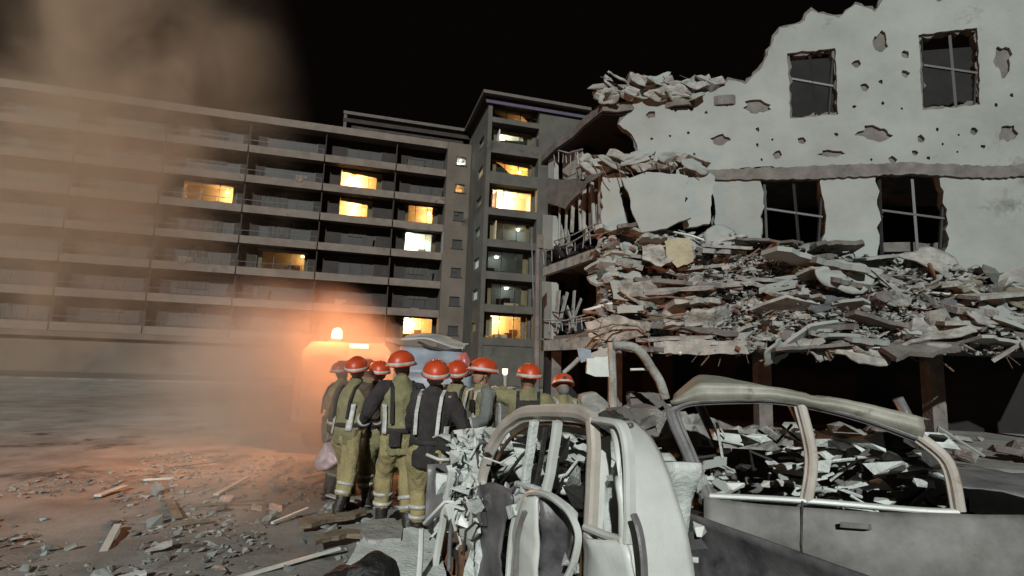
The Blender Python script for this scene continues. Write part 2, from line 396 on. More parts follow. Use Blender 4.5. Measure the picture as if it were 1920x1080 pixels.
def onbalc(bi, i, kind):
    a, b2 = cells[bi]; z0 = LV[i] - .11; u = rq.uniform(a + .5, b2 - 1.2); lab = f'the {("first", "second", "third", "fourth", "fifth", "sixth", "seventh")[i]} balcony, {("nearest the stair tower", "second bay from the tower", "third bay from the tower", "fourth bay from the tower")[bi]}'
    if kind == 0:
        o = empty('cooling_unit', F(u + .4, -1.2, z0), AZ, 'pale cooling unit on ' + lab, 'cooling unit')
        fbox(MB(), u, u + .85, -1.42, -1.1, z0 + .01, z0 + .65).build('casing', M['band'], o)
        rg = []
        for rr, vv in ((.24, -1.095), (.24, -1.06), (.2, -1.06), (.05, -1.09)): rg.append([F(u + .5 + math.cos(k * math.pi / 8) * rr, vv, z0 + .33 + math.sin(k * math.pi / 8) * rr) for k in range(16)])
        MB().loft(rg).build('fan_grille', M['darkmetal'], o)
    elif kind == 1:
        o = empty('hanging_sheet', F(u, -.04, z0 + 1), AZ, 'torn sheet hung over ' + lab, 'sheet')
        def fn(p, q): return F(u + 1.1 * p, .04 + .03 * math.sin(p * 14), z0 + .98 - q * (.55 + .25 * math.sin(p * 5)))
        MB().grid(fn, 16, 6).build('cloth', M['band'], o, True, .01)
    else:
        o = MB().hexa([F(u + x + y * .3, -1.3 + y * .5, z0 + .02 + zz_) for zz_ in (0, 1.7) for x, y in ((0, 0 + zz_ * .25), (.9, 0 + zz_ * .25), (.9, .08 + zz_ * .25), (0, .08 + zz_ * .25))]).build('loose_shutter', M['curtain'])
        tag(o, 'loose shutter leaning on ' + lab, 'shutter')
for bi, i, k_ in ((0, 1, 0), (0, 2, 2), (0, 5, 2), (1, 1, 1), (1, 2, 0), (1, 3, 2), (1, 6, 0), (0, 3, 0), (1, 0, 2), (2, 3, 0), (2, 5, 1), (2, 1, 2), (3, 4, 0), (3, 2, 1)): onbalc(bi, i, k_)
fn = MB()
for a, b2 in cells: fbox(fn, a - .05, a + .05, RC, -.25, LV[0], LV[7] - .3)
fbox(fn, uB1 - .06, uB1 + .05, RC, .0, LV[0], LV[7] - .3)
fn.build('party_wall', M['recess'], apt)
# ground storey of the main wing and the carcass behind the rooms
gw = MB(); fbox(gw, uL, uB1, -1.75, -.6, 0, LV[0] - .31); fbox(gw, uL, uB1, -.62, -.02, 3.0, 3.58); gw.build('ground_storey_wall', M['render'], apt)
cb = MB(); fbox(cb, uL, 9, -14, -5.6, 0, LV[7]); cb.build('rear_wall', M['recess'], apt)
# top balcony, parapet and penthouse
pp = MB(); fbox(pp, uL, uB1 + .1, -6, .06, LV[7] - .3, LV[7] - .1); fbox(pp, uL, uB1 + .1, -.12, .06, LV[7] - .1, LV[7] + .45); pp.build('parapet', M['band'], apt)
uP0 = fu(645, 205, -.5)
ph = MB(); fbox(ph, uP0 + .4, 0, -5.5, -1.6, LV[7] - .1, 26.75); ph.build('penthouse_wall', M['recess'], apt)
for k in range(4):
    a = uP0 + 1.5 + k * 2.9
    window(a, a + 2.1, LV[7] + .35, 26.2, -1.56, None, 300 + k)
rf = MB(); fbox(rf, uP0, .6, -6, -.35, 27.0, 27.32); fbox(rf, uP0 + .1, .6, -5.9, -.8, 26.76, 27.0); rf.build('roof', M['roofedge'], apt)
ls = MB(); fbox(ls, uP0, .6, -.5, -.38, 26.15, 26.55); ls.build('roof_beam', M['recess'], apt)
fbox(MB(), uP0 + .05, uP0 + .35, -.8, -.42, LV[7] + .2, 27).build('corner_post', M['render'], apt)
# pale cabinet on the seventh balcony, small shade beside it
cu0, cu1 = fu(765, 290, -.8), fu(812, 290, -.8)
cabm = MB(); fbox(cabm, cu0, cu1 - .9, -1.3, -.35, LV[6] - .1, LV[6] + 1.15); fbox(cabm, cu0 - .05, cu1 - .8, -1.35, -.3, LV[6] + 1.15, LV[6] + 1.22)
tag(cabm.build('balcony_cabinet', M['curtain']), 'pale cabinet standing on a dark upper balcony of the apartment block', 'cabinet')
# stair tower with a column of small windows
u0, u1 = fu(834, 400, .5), fu(880, 400, .5)
sw = [(i, LV[i] + 1.35) for i in range(7)]
st = MB(); wu0, wu1 = u0 + .95, u0 + 2.0
fbox(st, u0, wu0, -3, .5, 0, LV[7] + .3); fbox(st, wu1, u1, -3, .5, 0, LV[7] + .3)
zz = 0
for i, z in sw: fbox(st, wu0, wu1, -3, .5, zz, z - .45); zz = z + .45
fbox(st, wu0, wu1, -3, .5, zz, LV[7] + .3)
st.build('stair_tower_wall', M['render'], apt)
for i, z in sw:
    l = {6: 1, 5: 2, 2: 0}.get(i, 0)
    wd = window(wu0, wu1, z - .45, z + .45, .36, l or None, 400 + i, nm=1)
    if l:
        bk = MB(); fbox(bk, wu0, wu1, -1.2, -1.1, z - .45, z + .45); bk.build('room', M['roomwhite'] if l == 1 else M['roomwarm'], wd)
        point('room_light', F((wu0 + wu1) / 2, -.5, z + .2), 90 if l == 1 else 40, (.9, 1, .97) if l == 1 else (1, .58, .2), .08, wd)
    sl = MB(); fbox(sl, wu0 - .1, wu1 + .1, .5, .6, z - .56, z - .46); sl.build('sill', M['darkmetal'], wd)
# ---- right wing that steps forward
C1 = P(918, 157, 50.0); vw = (C1 - O).dot(VD); uw = (C1 - O).dot(UD)
def wu(px, py, v=None): return fu(px, py, vw if v is None else v)
uwE = wu(1100, 400)
wl = MB()
wa, wb = uw + .42, wu(1001, 400, vw - .9)
rec = vw - 1.0
opn = []
for i in range(8):
    z0 = LV[i]; z1 = LV[i + 1] if i < 7 else 26.9
    up = .2 if i == 7 else (.85 if i >= 5 else .40)
    fbox(wl, wa, wb, vw - .16, vw, z0 - .3, z0 + up)                   # balcony front
    fbox(wl, wa, wb, rec - .2, vw - .16, z0 - .3, z0 - .1)
    a, b2, s0, s1 = wa + .3, wb - .25, z0 + (.30 if i < 5 else .8), z1 - .45
    if i == 7: s0, s1 = z0 + .35, 26.5
    opn.append((a, b2, s0, s1))
    for q in ((wa, a, z0 - .1, z1 - .3), (b2, wb, z0 - .1, z1 - .3), (a, b2, z0 - .1, s0), (a, b2, s1, z1 - .3)):
        fbox(wl, q[0], q[1], rec - .2, rec, q[2], q[3])
fbox(wl, wb, uwE, vw - 1.2, vw + .02, 0, 26.6); fbox(wl, wa, wb, rec - .2, vw - .1, 0, LV[0] - .3)
# side wall with its small windows
sz = [LV[i] + 1.45 for i in range(8)]
vs0, vs1 = vw - 3.6, vw - 1.4
zz = 0
for z in sz[:7]:
    fbox(wl, uw, uw + .4, vs0, vs1, zz, z - .5); zz = z + .5
fbox(wl, uw, uw + .4, vs0, vs1, zz, 26.6)
fbox(wl, uw, uw + .4, vs1, vw + .02, 0, 26.6); fbox(wl, uw, uw + .4, -5, vs0, 0, 26.6)
wl.build('wing_wall', M['wing'], apt)
back = MB(); fbox(back, uw + .4, uwE, -6, -5.5, 0, 26.6); back.build('rear_wall', M['recess'], apt)
wlit = {7: (True, 420), 6: (False, 900), 5: (True, 420), 4: (True, 2600), 3: (False, 6), 0: (True, 2000)}
for i, (a, b2, s0, s1) in enumerate(opn):
    L = wlit.get(i)
    window(a, b2, s0, s1, rec - .08, L or (i in (1, 2)) or None, 500 + i)
    if L: room(a, b2, s0, s1, rec - .2, L[0], L[1], 500 + i, col=(1, .5, .14) if i in (5, 7) else ((1, .68, .36) if i == 4 else None))
    elif i in (1, 2): room(a, b2, s0, s1, rec - .2, False, .8, 500 + i)
    if i in (5, 6, 7):                                  # fallen ceiling sheets behind the glass
        polys = {6: [[(-.1, -.2), (1.1, -.2), (1.1, .70), (.55, .56), (-.1, .40)], [(.80, .66), (1.1, .7), (1.1, 1.2), (.74, 1.2)]],
                 7: [[(-.1, -.2), (1.1, -.2), (1.1, .2), (.55, .15), (.12, .7), (-.1, 1.2)], [(.66, 1.2), (.9, .5), (1.1, .45), (1.1, 1.2)]],
                 5: [[(-.1, -.2), (.66, -.2), (.5, .3), (.26, .75), (-.1, 1.2)], [(.2, 1.2), (.3, .9), (1.1, .78), (1.1, .84), (.5, 1.2)]]}[i]
        for k, pl_ in enumerate(polys):
            pts = [F(a + (b2 - a) * x, rec - .42 - .12 * k - .15 * y, s0 + (s1 - s0) * y) for x, y in pl_]
            MB().prism(pts, -VD * .05).build('fallen_ceiling', M['sootm'], apt)
for k, i in enumerate((6, 4, 3, 0)):
    z = sz[i]; sp = MB(); t = .05
    for q in ((vs0, vs1, z - .5, z - .45), (vs0, vs1, z + .45, z + .5), (vs0, vs0 + t, z - .45, z + .45), (vs1 - t, vs1, z - .45, z + .45)):
        fbox(sp, uw - .02, uw + .1, q[0], q[1], q[2], q[3])
    wd = sp.build('window', M['darkmetal'], apt)
    fbox(MB(), uw + .04, uw + .06, vs0 + t, vs1 - t, z - .45, z + .45).build('pane', M['pane'], wd)
    fbox(MB(), uw + 1.3, uw + 1.36, vs0 - .8, vs1 + .8, z - .9, z + .9).build('room', M['roomwhite'] if i == 6 else M['roomwarm'], wd)
    point('room_light', F(uw + .8, (vs0 + vs1) / 2, z + .1), {6: 260, 4: 90, 3: 90, 0: 60}[i], (.9, 1, .97) if i == 6 else ((1, .62, .5) if i == 4 else (1, .66, .3)), .1, wd)
wr = MB(); fbox(wr, uw - .7, uwE, -6, vw + .75, 27.0, 27.3); wr.build('roof', M['roofedge'], apt)
wr = MB(); fbox(wr, uw - .35, uwE, -6, vw + .15, 26.6, 27.0); wr.build('roof_beam', M['recess'], apt)
ub = MB(); fbox(ub, uw - .3, uwE, vw + .17, vw + .3, 26.3, 26.58); ub.build('eaves_strip', mat('violet_grey_strip', (.085, .07, .125), None, 2, .8, .05), apt)

# kerb and pavement along the foot of the block
kb = MB(); fbox(kb, uL - 30, 40, 16.0, 16.3, -.1, .13); kb.build('kerb', M['concd'])['kind'] = 'structure'
pvm = MB(); fbox(pvm, uL - 30, 40, 3.2, 15.998, -.1, .115); pvm.build('pavement', M['render'])['kind'] = 'structure'
# ---------------------------------------------------------------- bombed building on the right
N0 = P(1140, 690, 17.5); N0.z = 0
F0 = P(1025, 690, 21.7); F0.z = 0
SD = (F0 - N0); SL = SD.length; SD.normalize(); SN = V((-SD.y, SD.x, 0))
if SN.y > 0: SN = -SN
FD = V((1, -.20, 0)).normalized(); FNm = V((-.20, -1, 0)).normalized()
wreck = empty('bombed_building', N0, 0, 'bombed out pale building with torn white walls and collapsed floors at the right', 'building')
def SP(px, py, off=0): return PL(px, py, N0 + SN * off, SN)
def FP(px, py, off=0): return PL(px, py, N0 + FNm * off, FNm)
def fp_poly(name, pts, off, th, mt, step=14, amp=4, parent=wreck, lab=None, tilt=None, seed=1, holes=()):
    rn = random.Random(seed)
    q = jag([V(p) for p in pts], step, amp, rnd=rn)
    pl = [FP(p.x, p.y, off + (tilt(p.x, p.y) if tilt else 0)) for p in q]
    hl = [[FP(p.x, p.y, off + (tilt(p.x, p.y) if tilt else 0)) for p in jag([V(h) for h in hq], step, amp * .7, rnd=rn)] for hq in holes]
    o = MB().prism(pl, -FNm * th, hl).build(name, mt, parent)
    if lab: o['label'] = lab
    if name == 'torn_wall':                              # rough core behind the plaster, broken further out
        def grow(q, sg):
            out_ = []; n = len(q); ar = sum(q[i].x * q[(i + 1) % n].y - q[(i + 1) % n].x * q[i].y for i in range(n)); sg *= 1 if ar > 0 else -1
            for i in range(n):
                d = q[(i + 1) % n] - q[i - 1]; d = d.normalized() if d.length > 1e-6 else V((1, 0)); out_.append(q[i] + V((d.y, -d.x)) * sg * rn.uniform(.5, 7))
            return out_
        hq2 = [[FP(p.x, p.y, off - th - .004) for p in grow(jag([V(h) for h in hq], step * .8, amp, rnd=rn), -1)] for hq in holes if len(hq) == 4 and abs(hq[0][0] - hq[1][0]) > 40]
        MB().prism([FP(p.x, p.y, off - th - .004) for p in grow(q, 1)], -FNm * .24, hq2).build('wall_core', M['concd'], parent)
    return o
def zs(s, t, z): return N0 + SD * s - SN * t + V((0, 0, z))         # along the side face, inwards, up
def fs(s, t, z): return N0 + FD * s - FNm * t + V((0, 0, z))        # along the front, inwards, up

# roof slab: front edge broken, the underside of it over the black top storey
rl = [V((0.0, -.2)), V((4.7, -.1)), V((4.7, 7)), V((-.0, 7))]
mb = MB()
fr_ = random.Random(3)
edge = [N0 + FD * s - FNm * fr_.uniform(-.25, .25) for s in [-.25 + .45 * k for k in range(11)]]
back_ = [p - FNm * 6.5 for p in reversed(edge)]
sidep = [N0 + SD * (SL + .6) + FD * -.2, N0 + SD * SL * .75 + FD * -.32, N0 + SD * SL * .5 + FD * -.22, N0 + SD * SL * .25 + FD * -.34]
mb.prism([V((p.x, p.y, 10.15)) for p in edge + back_[:1] + sidep], (0, 0, .3)); mb.build('roof_slab', M['concd'], wreck)
mb = MB().prism([V((p.x, p.y + .12, 10.08)) for p in edge + back_[:1] + sidep], (0, 0, .066)); mb.build('ceiling', M['soot'], wreck)  # black sheet added under the slab, darkens its shaded underside by colour
# crumpled pale edge of the roof: folded pieces of parapet
rn = random.Random(11)
def lump(a, L_, hh, dd, rn, T):
    n = rn.randint(10, 16)
    return MB().hull([a + T @ V((rn.uniform(-1, 1) * L_, rn.choice((-1, 1)) * dd * rn.uniform(.5, 1), rn.choice((-1, 1)) * hh * rn.uniform(.4, 1))) for _ in range(n)])
def flake(a, w_, h_, rn, T):                            # bent, ragged sheet of plaster or screed
    n = 14; prof_ = [rn.uniform(.62, 1) for _ in range(n)]; b1, b2 = rn.uniform(-.5, .5), rn.uniform(-.4, .4)
    def fn(u, v):
        i = u * n; r_ = prof_[int(i) % n] * (1 - i % 1) + prof_[(int(i) + 1) % n] * (i % 1); r_ *= v
        x, z = math.cos(2 * math.pi * u) * r_, math.sin(2 * math.pi * u) * r_
        return a + T @ V((x * w_, (b1 * x * x + b2 * x * z + .12 * noise.noise(V((x * 2, z * 2, b1 * 9)))) * w_, z * h_))
    return MB().grid(fn, 28, 5)
for k in range(14):
    px = 1128 + k * 17 + rn.uniform(-8, 8); a = FP(px, 160 - max(0, px - 1250) * .05 + rn.uniform(-9, 12), .12)
    T = Euler((rn.uniform(-.5, .5), rn.uniform(-.5, .5), rn.uniform(-.5, .5))).to_matrix()
    lump(a, rn.uniform(.2, .7), rn.uniform(.08, .24), rn.uniform(.1, .2), rn, T).build('parapet_piece', M['conc' if k % 3 else 'wall'], wreck)
for k in range(16):
    px = 1130 + k * 12 + rn.uniform(-8, 8); a = FP(px, 165 + rn.uniform(-14, 20), .25)
    flake(a, rn.uniform(.25, .7), rn.uniform(.15, .35), rn, Euler((rn.uniform(-.7, .7), rn.uniform(-.5, .5), rn.uniform(-.6, .6))).to_matrix()).build('plaster_flake', M['wall' if k % 2 else 'conc'], wreck, True, .035)
for k in range(5):                                      # thin bars standing out of the roof edge
    px = 1135 + k * 38; MB().tube([FP(px, 165, 0), FP(px + rn.uniform(-10, 10), 148, .2), FP(px + rn.uniform(-25, 25), 138 + rn.uniform(-5, 8), .4)], .014, 5).build('roof_bar', M['rebar'], wreck)
# black interior of the top storey, its back wall and floors
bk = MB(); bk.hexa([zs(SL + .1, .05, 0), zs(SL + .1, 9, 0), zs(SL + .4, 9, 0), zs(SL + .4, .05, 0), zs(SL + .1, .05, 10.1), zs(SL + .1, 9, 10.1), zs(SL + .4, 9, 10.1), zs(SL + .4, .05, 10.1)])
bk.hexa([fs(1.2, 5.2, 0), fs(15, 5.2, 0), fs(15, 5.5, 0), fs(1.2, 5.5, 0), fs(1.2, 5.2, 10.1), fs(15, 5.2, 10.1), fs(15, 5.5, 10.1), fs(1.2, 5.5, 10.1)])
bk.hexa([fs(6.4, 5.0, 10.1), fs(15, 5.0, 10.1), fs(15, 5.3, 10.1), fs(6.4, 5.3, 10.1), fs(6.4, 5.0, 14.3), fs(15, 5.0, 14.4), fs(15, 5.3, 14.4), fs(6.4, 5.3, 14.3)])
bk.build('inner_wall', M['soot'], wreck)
def floor_(z, th, s0=-.1, front=.3, mt='concd'):
    e = MB(); rn = random.Random(int(z * 10))
    pts = [N0 + FD * s - FNm * (front + rn.uniform(-.3, .3)) for s in [.3 + .5 * k for k in range(28)]]
    pts += [fs(14.5, 5.1, 0), zs(SL, 1.5, 0), zs(SL + .05, .0, 0), zs(0, .0, 0)]
    e.prism([V((p.x, p.y, z)) for p in pts], (0, 0, th)); return e.build('floor_slab', M[mt], wreck)
floor_(2.62, .28); floor_(5.45, .28); floor_(8.15, .25)
# edge beams of the side face
for za, zb, z2, z3, th, mt in ((5.30, 5.62, 5.30, 5.62, .22, 'concd'), (2.35, 2.75, 2.35, 2.75, .22, 'concd')):
    MB().hexa([zs(-.1, -.18, za), zs(SL + .2, -.18, z2), zs(SL + .2, .03, z2), zs(-.1, .03, za), zs(-.1, -.18, zb), zs(SL + .2, -.18, z3), zs(SL + .2, .03, z3), zs(-.1, .03, zb)]).build('edge_beam', M['conc'], wreck)
# balcony parapet of the third storey with a sooty face
def sp_poly(name, pts, off, th, mt, step=16, amp=2.5, seed=1, parent=wreck):
    rn = random.Random(seed); q = jag([V(p) for p in pts], step, amp, rnd=rn)
    return MB().prism([SP(p.x, p.y, off) for p in q], -SN * th).build(name, mt, parent)
sp_poly('balcony_parapet', [(1024, 336), (1094, 340), (1086, 362), (1060, 392), (1022, 380)], .2, .16, M['concd'], seed=4)
# columns of the side face
def col_(px0, px1, y0, y1, off, th, mt, nm='column', seed=1): return sp_poly(nm, [(px0, y0), (px1, y0 + 2), (px1, y1), (px0, y1 - 2)], off, th, mt, 30, 1.2, seed)
col_(1016, 1034, 527, 636, .08, .3, M['wall'], seed=1); col_(1018, 1037, 402, 468, .08, .3, M['wall'], seed=2)
col_(1028, 1039, 279, 336, .05, .2, M['wall'], seed=3); col_(1055, 1080, 279, 338, -.3, .15, M['conc'], 'wall_pier', 4)
col_(1080, 1092, 282, 336, -.2, .12, M['conc'], 'wall_pier', 5); col_(1118, 1140, 524, 592, .05, .3, M['wall'], seed=6)
col_(1122, 1136, 330, 440, .05, .22, M['conc'], seed=7); col_(1104, 1117, 350, 432, -.1, .1, M['concd'], 'wall_pier', 8)
# bent mullions and frames in the second storey bay, leaning boards and railings in the others
for k, (x0, y0, x1, y1, wd_) in enumerate([(1076, 352, 1072, 436, .12), (1086, 350, 1088, 432, .08), (1096, 346, 1094, 430, .12), (1110, 342, 1114, 428, .10), (1064, 362, 1060, 450, .08), (1050, 366, 1048, 456, .06)]):
    MB().bar(SP(x0, y0, .02), SP(x1, y1, .02), wd_, .07).build('window_mullion', M['wall' if k % 2 else 'conc'], wreck)
for k, (x0, y0, x1, y1, wd_) in enumerate([(1047, 545, 1040, 622, .34), (1064, 548, 1044, 624, .18), (1077, 545, 1072, 620, .16), (1046, 410, 1056, 472, .40), (1058, 430, 1070, 470, .42), (1090, 560, 1064, 628, .12), (1056, 556, 1080, 622, .10), (1088, 380, 1100, 452, .30)]):
    MB().bar(SP(x0, y0, -.12 - .04 * k), SP(x1, y1, -.02 - .04 * k), wd_, .04, SN).build('leaning_board', M['wall' if k % 3 else 'conc'], wreck)
for x0, y0, x1, y1 in ((1020, 492, 1122, 448), (1018, 620, 1104, 612), (1040, 300, 1092, 304)):
    rl_ = MB(); h = 20
    rl_.tube([SP(x0, y0 - h, .16), SP((x0 + x1) / 2, (y0 + y1) / 2 - h + 5, .22), SP(x1, y1 - h - 4, .14)], .028, 6)
    for k in range(8):
        t = k / 7; xa, ya = x0 + (x1 - x0) * t, y0 + (y1 - y0) * t
        rl_.tube([SP(xa, ya + 4, .14), SP(xa + (k % 3 - 1) * 2, ya - h + 3 * math.sin(t * 3.1), .18)], .016, 5)
    rl_.build('balcony_railing', M['greymetal'], wreck)
for k, (z, s0, s1) in enumerate([(3.35, 1.0, 4.2), (6.1, .3, 4.2), (6.55, .3, 4.2), (3.8, 2.4, 4.2)]):
    MB().tube([zs(s0, -.02, z), zs((s0 + s1) / 2, -.12, z - .1), zs(s1, -.02, z + .05)], .025, 5).build('bent_rail', M['darkmetal' if k % 2 else 'greymetal'], wreck)
rn = random.Random(5)
for k in range(20):                                    # dark clutter hanging along the side bays
    s = rn.uniform(.3, SL); z = rn.choice((5.75, 2.95, 8.5)) + rn.uniform(0, .3); L_ = rn.uniform(.2, .6)
    m_ = MB(); m_.hull([zs(s, .3, z) + V((rn.uniform(-1, 1) * L_, rn.uniform(-1, 1) * L_, rn.uniform(-.3, .6) * L_)) for _ in range(9)])
    m_.build('fallen_clutter', M['soot' if k % 3 else 'concd'], wreck)

# the big torn white walls of the front, pocked by shrapnel
rn = random.Random(63); pocks = []; pc = []
for cx_, cy_, rx_, ry_ in ((1420, 200, 26, 15), (1640, 250, 34, 16), (1650, 80, 16, 22), (1880, 110, 18, 34), (1350, 262, 20, 12), (1560, 288, 26, 9), (1890, 250, 20, 20)):
    n_ = 15; pocks.append([(cx_ + math.cos(2 * math.pi * k / n_) * rx_ * rn.uniform(.55, 1.15), cy_ + math.sin(2 * math.pi * k / n_) * ry_ * rn.uniform(.55, 1.15)) for k in range(n_)])
    for dx in (-1, 0, 1):
        for dy in (-1, 0, 1): pc.append((cx_ + dx * rx_, cy_ + dy * ry_))
while len(pocks) < 44:
    x, y = rn.uniform(1215, 1900), rn.uniform(195, 300) if rn.random() < .5 else rn.uniform(60, 300)
    if (x < 1460 and y < 195) or 1455 < x < 1595 and y < 245 or 1700 < x < 1860 and y < 230 or (x < 1300 and y > 275): continue
    if y < 60 + (x < 1640) * 30 or any(abs(x - a) < 26 and abs(y - b2) < 26 for a, b2 in pc): continue
    pc.append((x, y)); r_ = rn.choice((2.5, 3.5, 4.5, 8)); n_ = rn.randint(5, 8)
    pocks.append([(x + math.cos(2 * math.pi * k / n_) * r_ * rn.uniform(.6, 1.3), y + math.sin(2 * math.pi * k / n_) * r_ * rn.uniform(.6, 1.3)) for k in range(n_)])
W = M['wall']
fp_poly('torn_wall', [(1172, 176), (1205, 172), (1235, 182), (1262, 168), (1312, 160), (1340, 170), (1366, 150), (1398, 158), (1424, 132), (1440, 96), (1462, 52), (1500, 44), (1522, 20), (1572, 34), (1604, 8), (1640, 22), (1660, -10), (1712, -30), (1760, 4), (1800, -8), (1830, -60), (2020, -90), (2020, 300), (1860, 318), (1700, 306), (1560, 326), (1440, 312), (1340, 322), (1294, 330), (1262, 312), (1240, 322), (1216, 300), (1196, 286), (1190, 262), (1176, 244), (1160, 232), (1172, 218), (1190, 204)], .05, .08, W, 9, 2.6, seed=21,
        holes=[[(1476, 100), (1566, 90), (1572, 214), (1482, 222)], [(1722, 66), (1832, 52), (1838, 196), (1730, 206)]] + pocks)

fp_poly('torn_wall', [(1130, 326), (1172, 326), (1188, 340), (1162, 352), (1170, 392), (1182, 436), (1140, 440), (1128, 420)], .06, .26, W, 10, 2.5, seed=22)
fp_poly('hanging_wall_panel', [(1166, 336), (1214, 322), (1252, 326), (1290, 330), (1284, 378), (1296, 408), (1250, 428), (1202, 436), (1186, 400), (1178, 360)], .5, .18, W, 12, 2.2, seed=23, tilt=lambda x, y: (y - 330) * .006)
fp_poly('hanging_wall_panel', [(1268, 318), (1296, 312), (1340, 330), (1330, 420), (1282, 428), (1276, 400), (1290, 372), (1262, 352)], .30, .18, W, 10, 2.4, seed=24, tilt=lambda x, y: (y - 330) * .003)
# crumpled floor edge between the two
for k in range(24):
    px = 1098 + k * 9 + rn.uniform(-6, 6); py = 304 + rn.uniform(-12, 12) + max(0, (1130 - px)) * .2
    a = FP(px, py, .12 + rn.uniform(0, .35)); T = Euler((rn.uniform(-.5, .5), rn.uniform(-.4, .4), rn.uniform(-.5, .5))).to_matrix()
    if k % 2: lump(a, rn.uniform(.2, .6), rn.uniform(.05, .16), rn.uniform(.1, .2), rn, T).build('floor_fragment', M['conc' if k % 3 else 'concd'], wreck)
    else: flake(a, rn.uniform(.25, .75), rn.uniform(.12, .3), rn, T).build('plaster_flake', M['wall' if k % 4 else 'conc'], wreck, True, .03)
for k in range(9):
    px = 1090 + k * 24; MB().tube([FP(px, 300 + rn.uniform(-8, 8), .3), FP(px + 20, 310 + rn.uniform(-8, 14), .5), FP(px + 30, 330 + rn.uniform(-14, 20), .4)], .016, 5).build('floor_bar', M['rebar'], wreck)
# lower front further right: piers, openings and a torn spandrel
fp_poly('torn_wall', [(1330, 322), (1420, 318), (1432, 360), (1424, 470), (1440, 520), (1400, 560), (1350, 540), (1336, 470), (1342, 400)], .02, .26, W, 14, 4, seed=31)
fp_poly('torn_wall', [(1540, 330), (1640, 314), (1650, 400), (1640, 520), (1668, 580), (1560, 590), (1532, 520), (1548, 420)], .02, .26, W, 14, 4, seed=32)
fp_poly('torn_wall', [(1760, 316), (2020, 300), (2020, 620), (1790, 610), (1770, 520), (1778, 420)], .02, .26, W, 14, 4, seed=33)
fp_poly('torn_wall', [(1424, 470), (1540, 462), (1552, 560), (1420, 570)], -.02, .26, W, 12, 5, seed=34)
fp_poly('torn_wall', [(1646, 486), (1774, 474), (1780, 600), (1650, 600)], -.02, .26, W, 12, 5, seed=35)
for x0, x1, y0, y1 in ((1432, 1542, 330, 468), (1648, 1770, 322, 482), (1472, 1562, 92, 216), (1726, 1834, 60, 200)):       # bent window frames in the openings
    f = MB()
    for a, b2 in (((x0, y0), (x0 + 6, y1)), ((x1, y0), (x1 - 9, y1)), (((x0 + x1) / 2, y0), ((x0 + x1) / 2 + 12, y1)), ((x0, (y0 + y1) / 2 - 8), (x1, (y0 + y1) / 2 + 8))):
        f.bar(FP(a[0], a[1], -.12), FP(b2[0], b2[1], -.05), .07, .06)
    f.build('window_frame', M['darkmetal'], wreck)
fp_poly('floor_band', [(1325, 318), (1500, 312), (1700, 304), (1860, 312), (2020, 300), (2020, 322), (1860, 334), (1700, 326), (1500, 336), (1330, 336)], .10, .2, M['concd'], 7, 1.6, seed=37)
# heap of debris that the floors came down into: the mass first, then every piece that shows
def bank(u, v):                                          # u along the front, v from the top of the slope to its foot
    px = 1126 + u * 906; py = 438 + v * 224
    if u > .2: py = 438 + (u - .2) * 120 + v * (224 - (u - .2) * 120)
    q = FP(px, py, .25 + 1.5 * v)
    n1 = noise.fractal(q * .9, 1, 2, 5); n2 = noise.noise(q * 3.1); n3 = noise.cell(V((q.x * 1.6, 0, q.z * 3.4)))
    return q + FNm * (.35 * n1 + .16 * n2 + .22 * n3) + V((0, 0, .14 * n2))
db = MB().grid(bank, 150, 46).build('collapsed_debris', M['dust'], wreck); db['kind'] = 'stuff'
def pick(rn, umax=1.0):
    u = rn.random() ** 1.5 * umax; v = rn.random(); return bank(u, v), u, v
rn = random.Random(77)
chunks = []
def chunk_mesh(i, mt):
    r2 = random.Random(i); sx, sy, sz_ = r2.uniform(.7, 1.3), r2.uniform(.5, 1), r2.uniform(.35, .8)
    return MB().hull([V((r2.uniform(-1, 1) * sx, r2.uniform(-1, 1) * sy, r2.uniform(-1, 1) * sz_)).normalized() * r2.uniform(.7, 1.05) * .5 for _ in range(13)]).mesh('concrete_chunk', mt)
cms = [chunk_mesh(i, [M['conc'], M['wall'], M['concd']][i % 3]) for i in range(12)]
def slab_mesh(i, mt):
    r2 = random.Random(500 + i); n = r2.randint(5, 8)
    pts = [V((math.cos(2 * math.pi * k / n) * r2.uniform(.6, 1), math.sin(2 * math.pi * k / n) * r2.uniform(.35, .7), 0)) * .5 for k in range(n)]
    return MB().prism(jag([V((p.x, p.y)) for p in pts], .3, .03, rnd=r2) and [V((p.x, p.y, 0)) for p in jag([V((p.x, p.y)) for p in pts], .25, .03, rnd=r2)], (0, 0, .09)).mesh('slab_fragment', mt)
sms = [slab_mesh(i, [M['conc'], M['wall'], M['dust']][i % 3]) for i in range(9)]
def place(name, me, loc, sc, rot, label, cat, group):
    o = bpy.data.objects.new(name, me); COL.objects.link(o); o.location = loc; o.scale = sc; o.rotation_euler = rot
    return tag(o, label, cat, group)
TONE = ('grey', 'white', 'dark grey')
def where(u, v):
    a = ('at its left end', 'below the hanging wall panels', 'below the left torn window', 'between the torn windows', 'below the right torn window', 'at its far right end')[sum(u > t for t in (.09, .27, .46, .58, .74))]
    return ('top', 'upper slope', 'lower slope', 'foot')[min(3, int(v * 4))] + ' of debris heap ' + a
def szw(s, cuts, ws=('tiny', 'small', 'middling', 'large')): return ws[sum(s > c for c in cuts)]
for k in range(150):
    q, u, v = pick(rn); s = rn.choice((.18, .25, .32, .45, .7)) * rn.uniform(.8, 1.2); i = rn.randrange(12)
    place('concrete_chunk', cms[i], q + FNm * .1, (s * 1.3, s, s * .8), (rn.uniform(-1, 1), rn.uniform(-1, 1), rn.uniform(0, 6)),
          f'{szw(s, (.2, .33, .55))} {TONE[i % 3]} concrete chunk, {where(u, v)}', 'concrete chunk', 'concrete chunks in the collapsed debris')
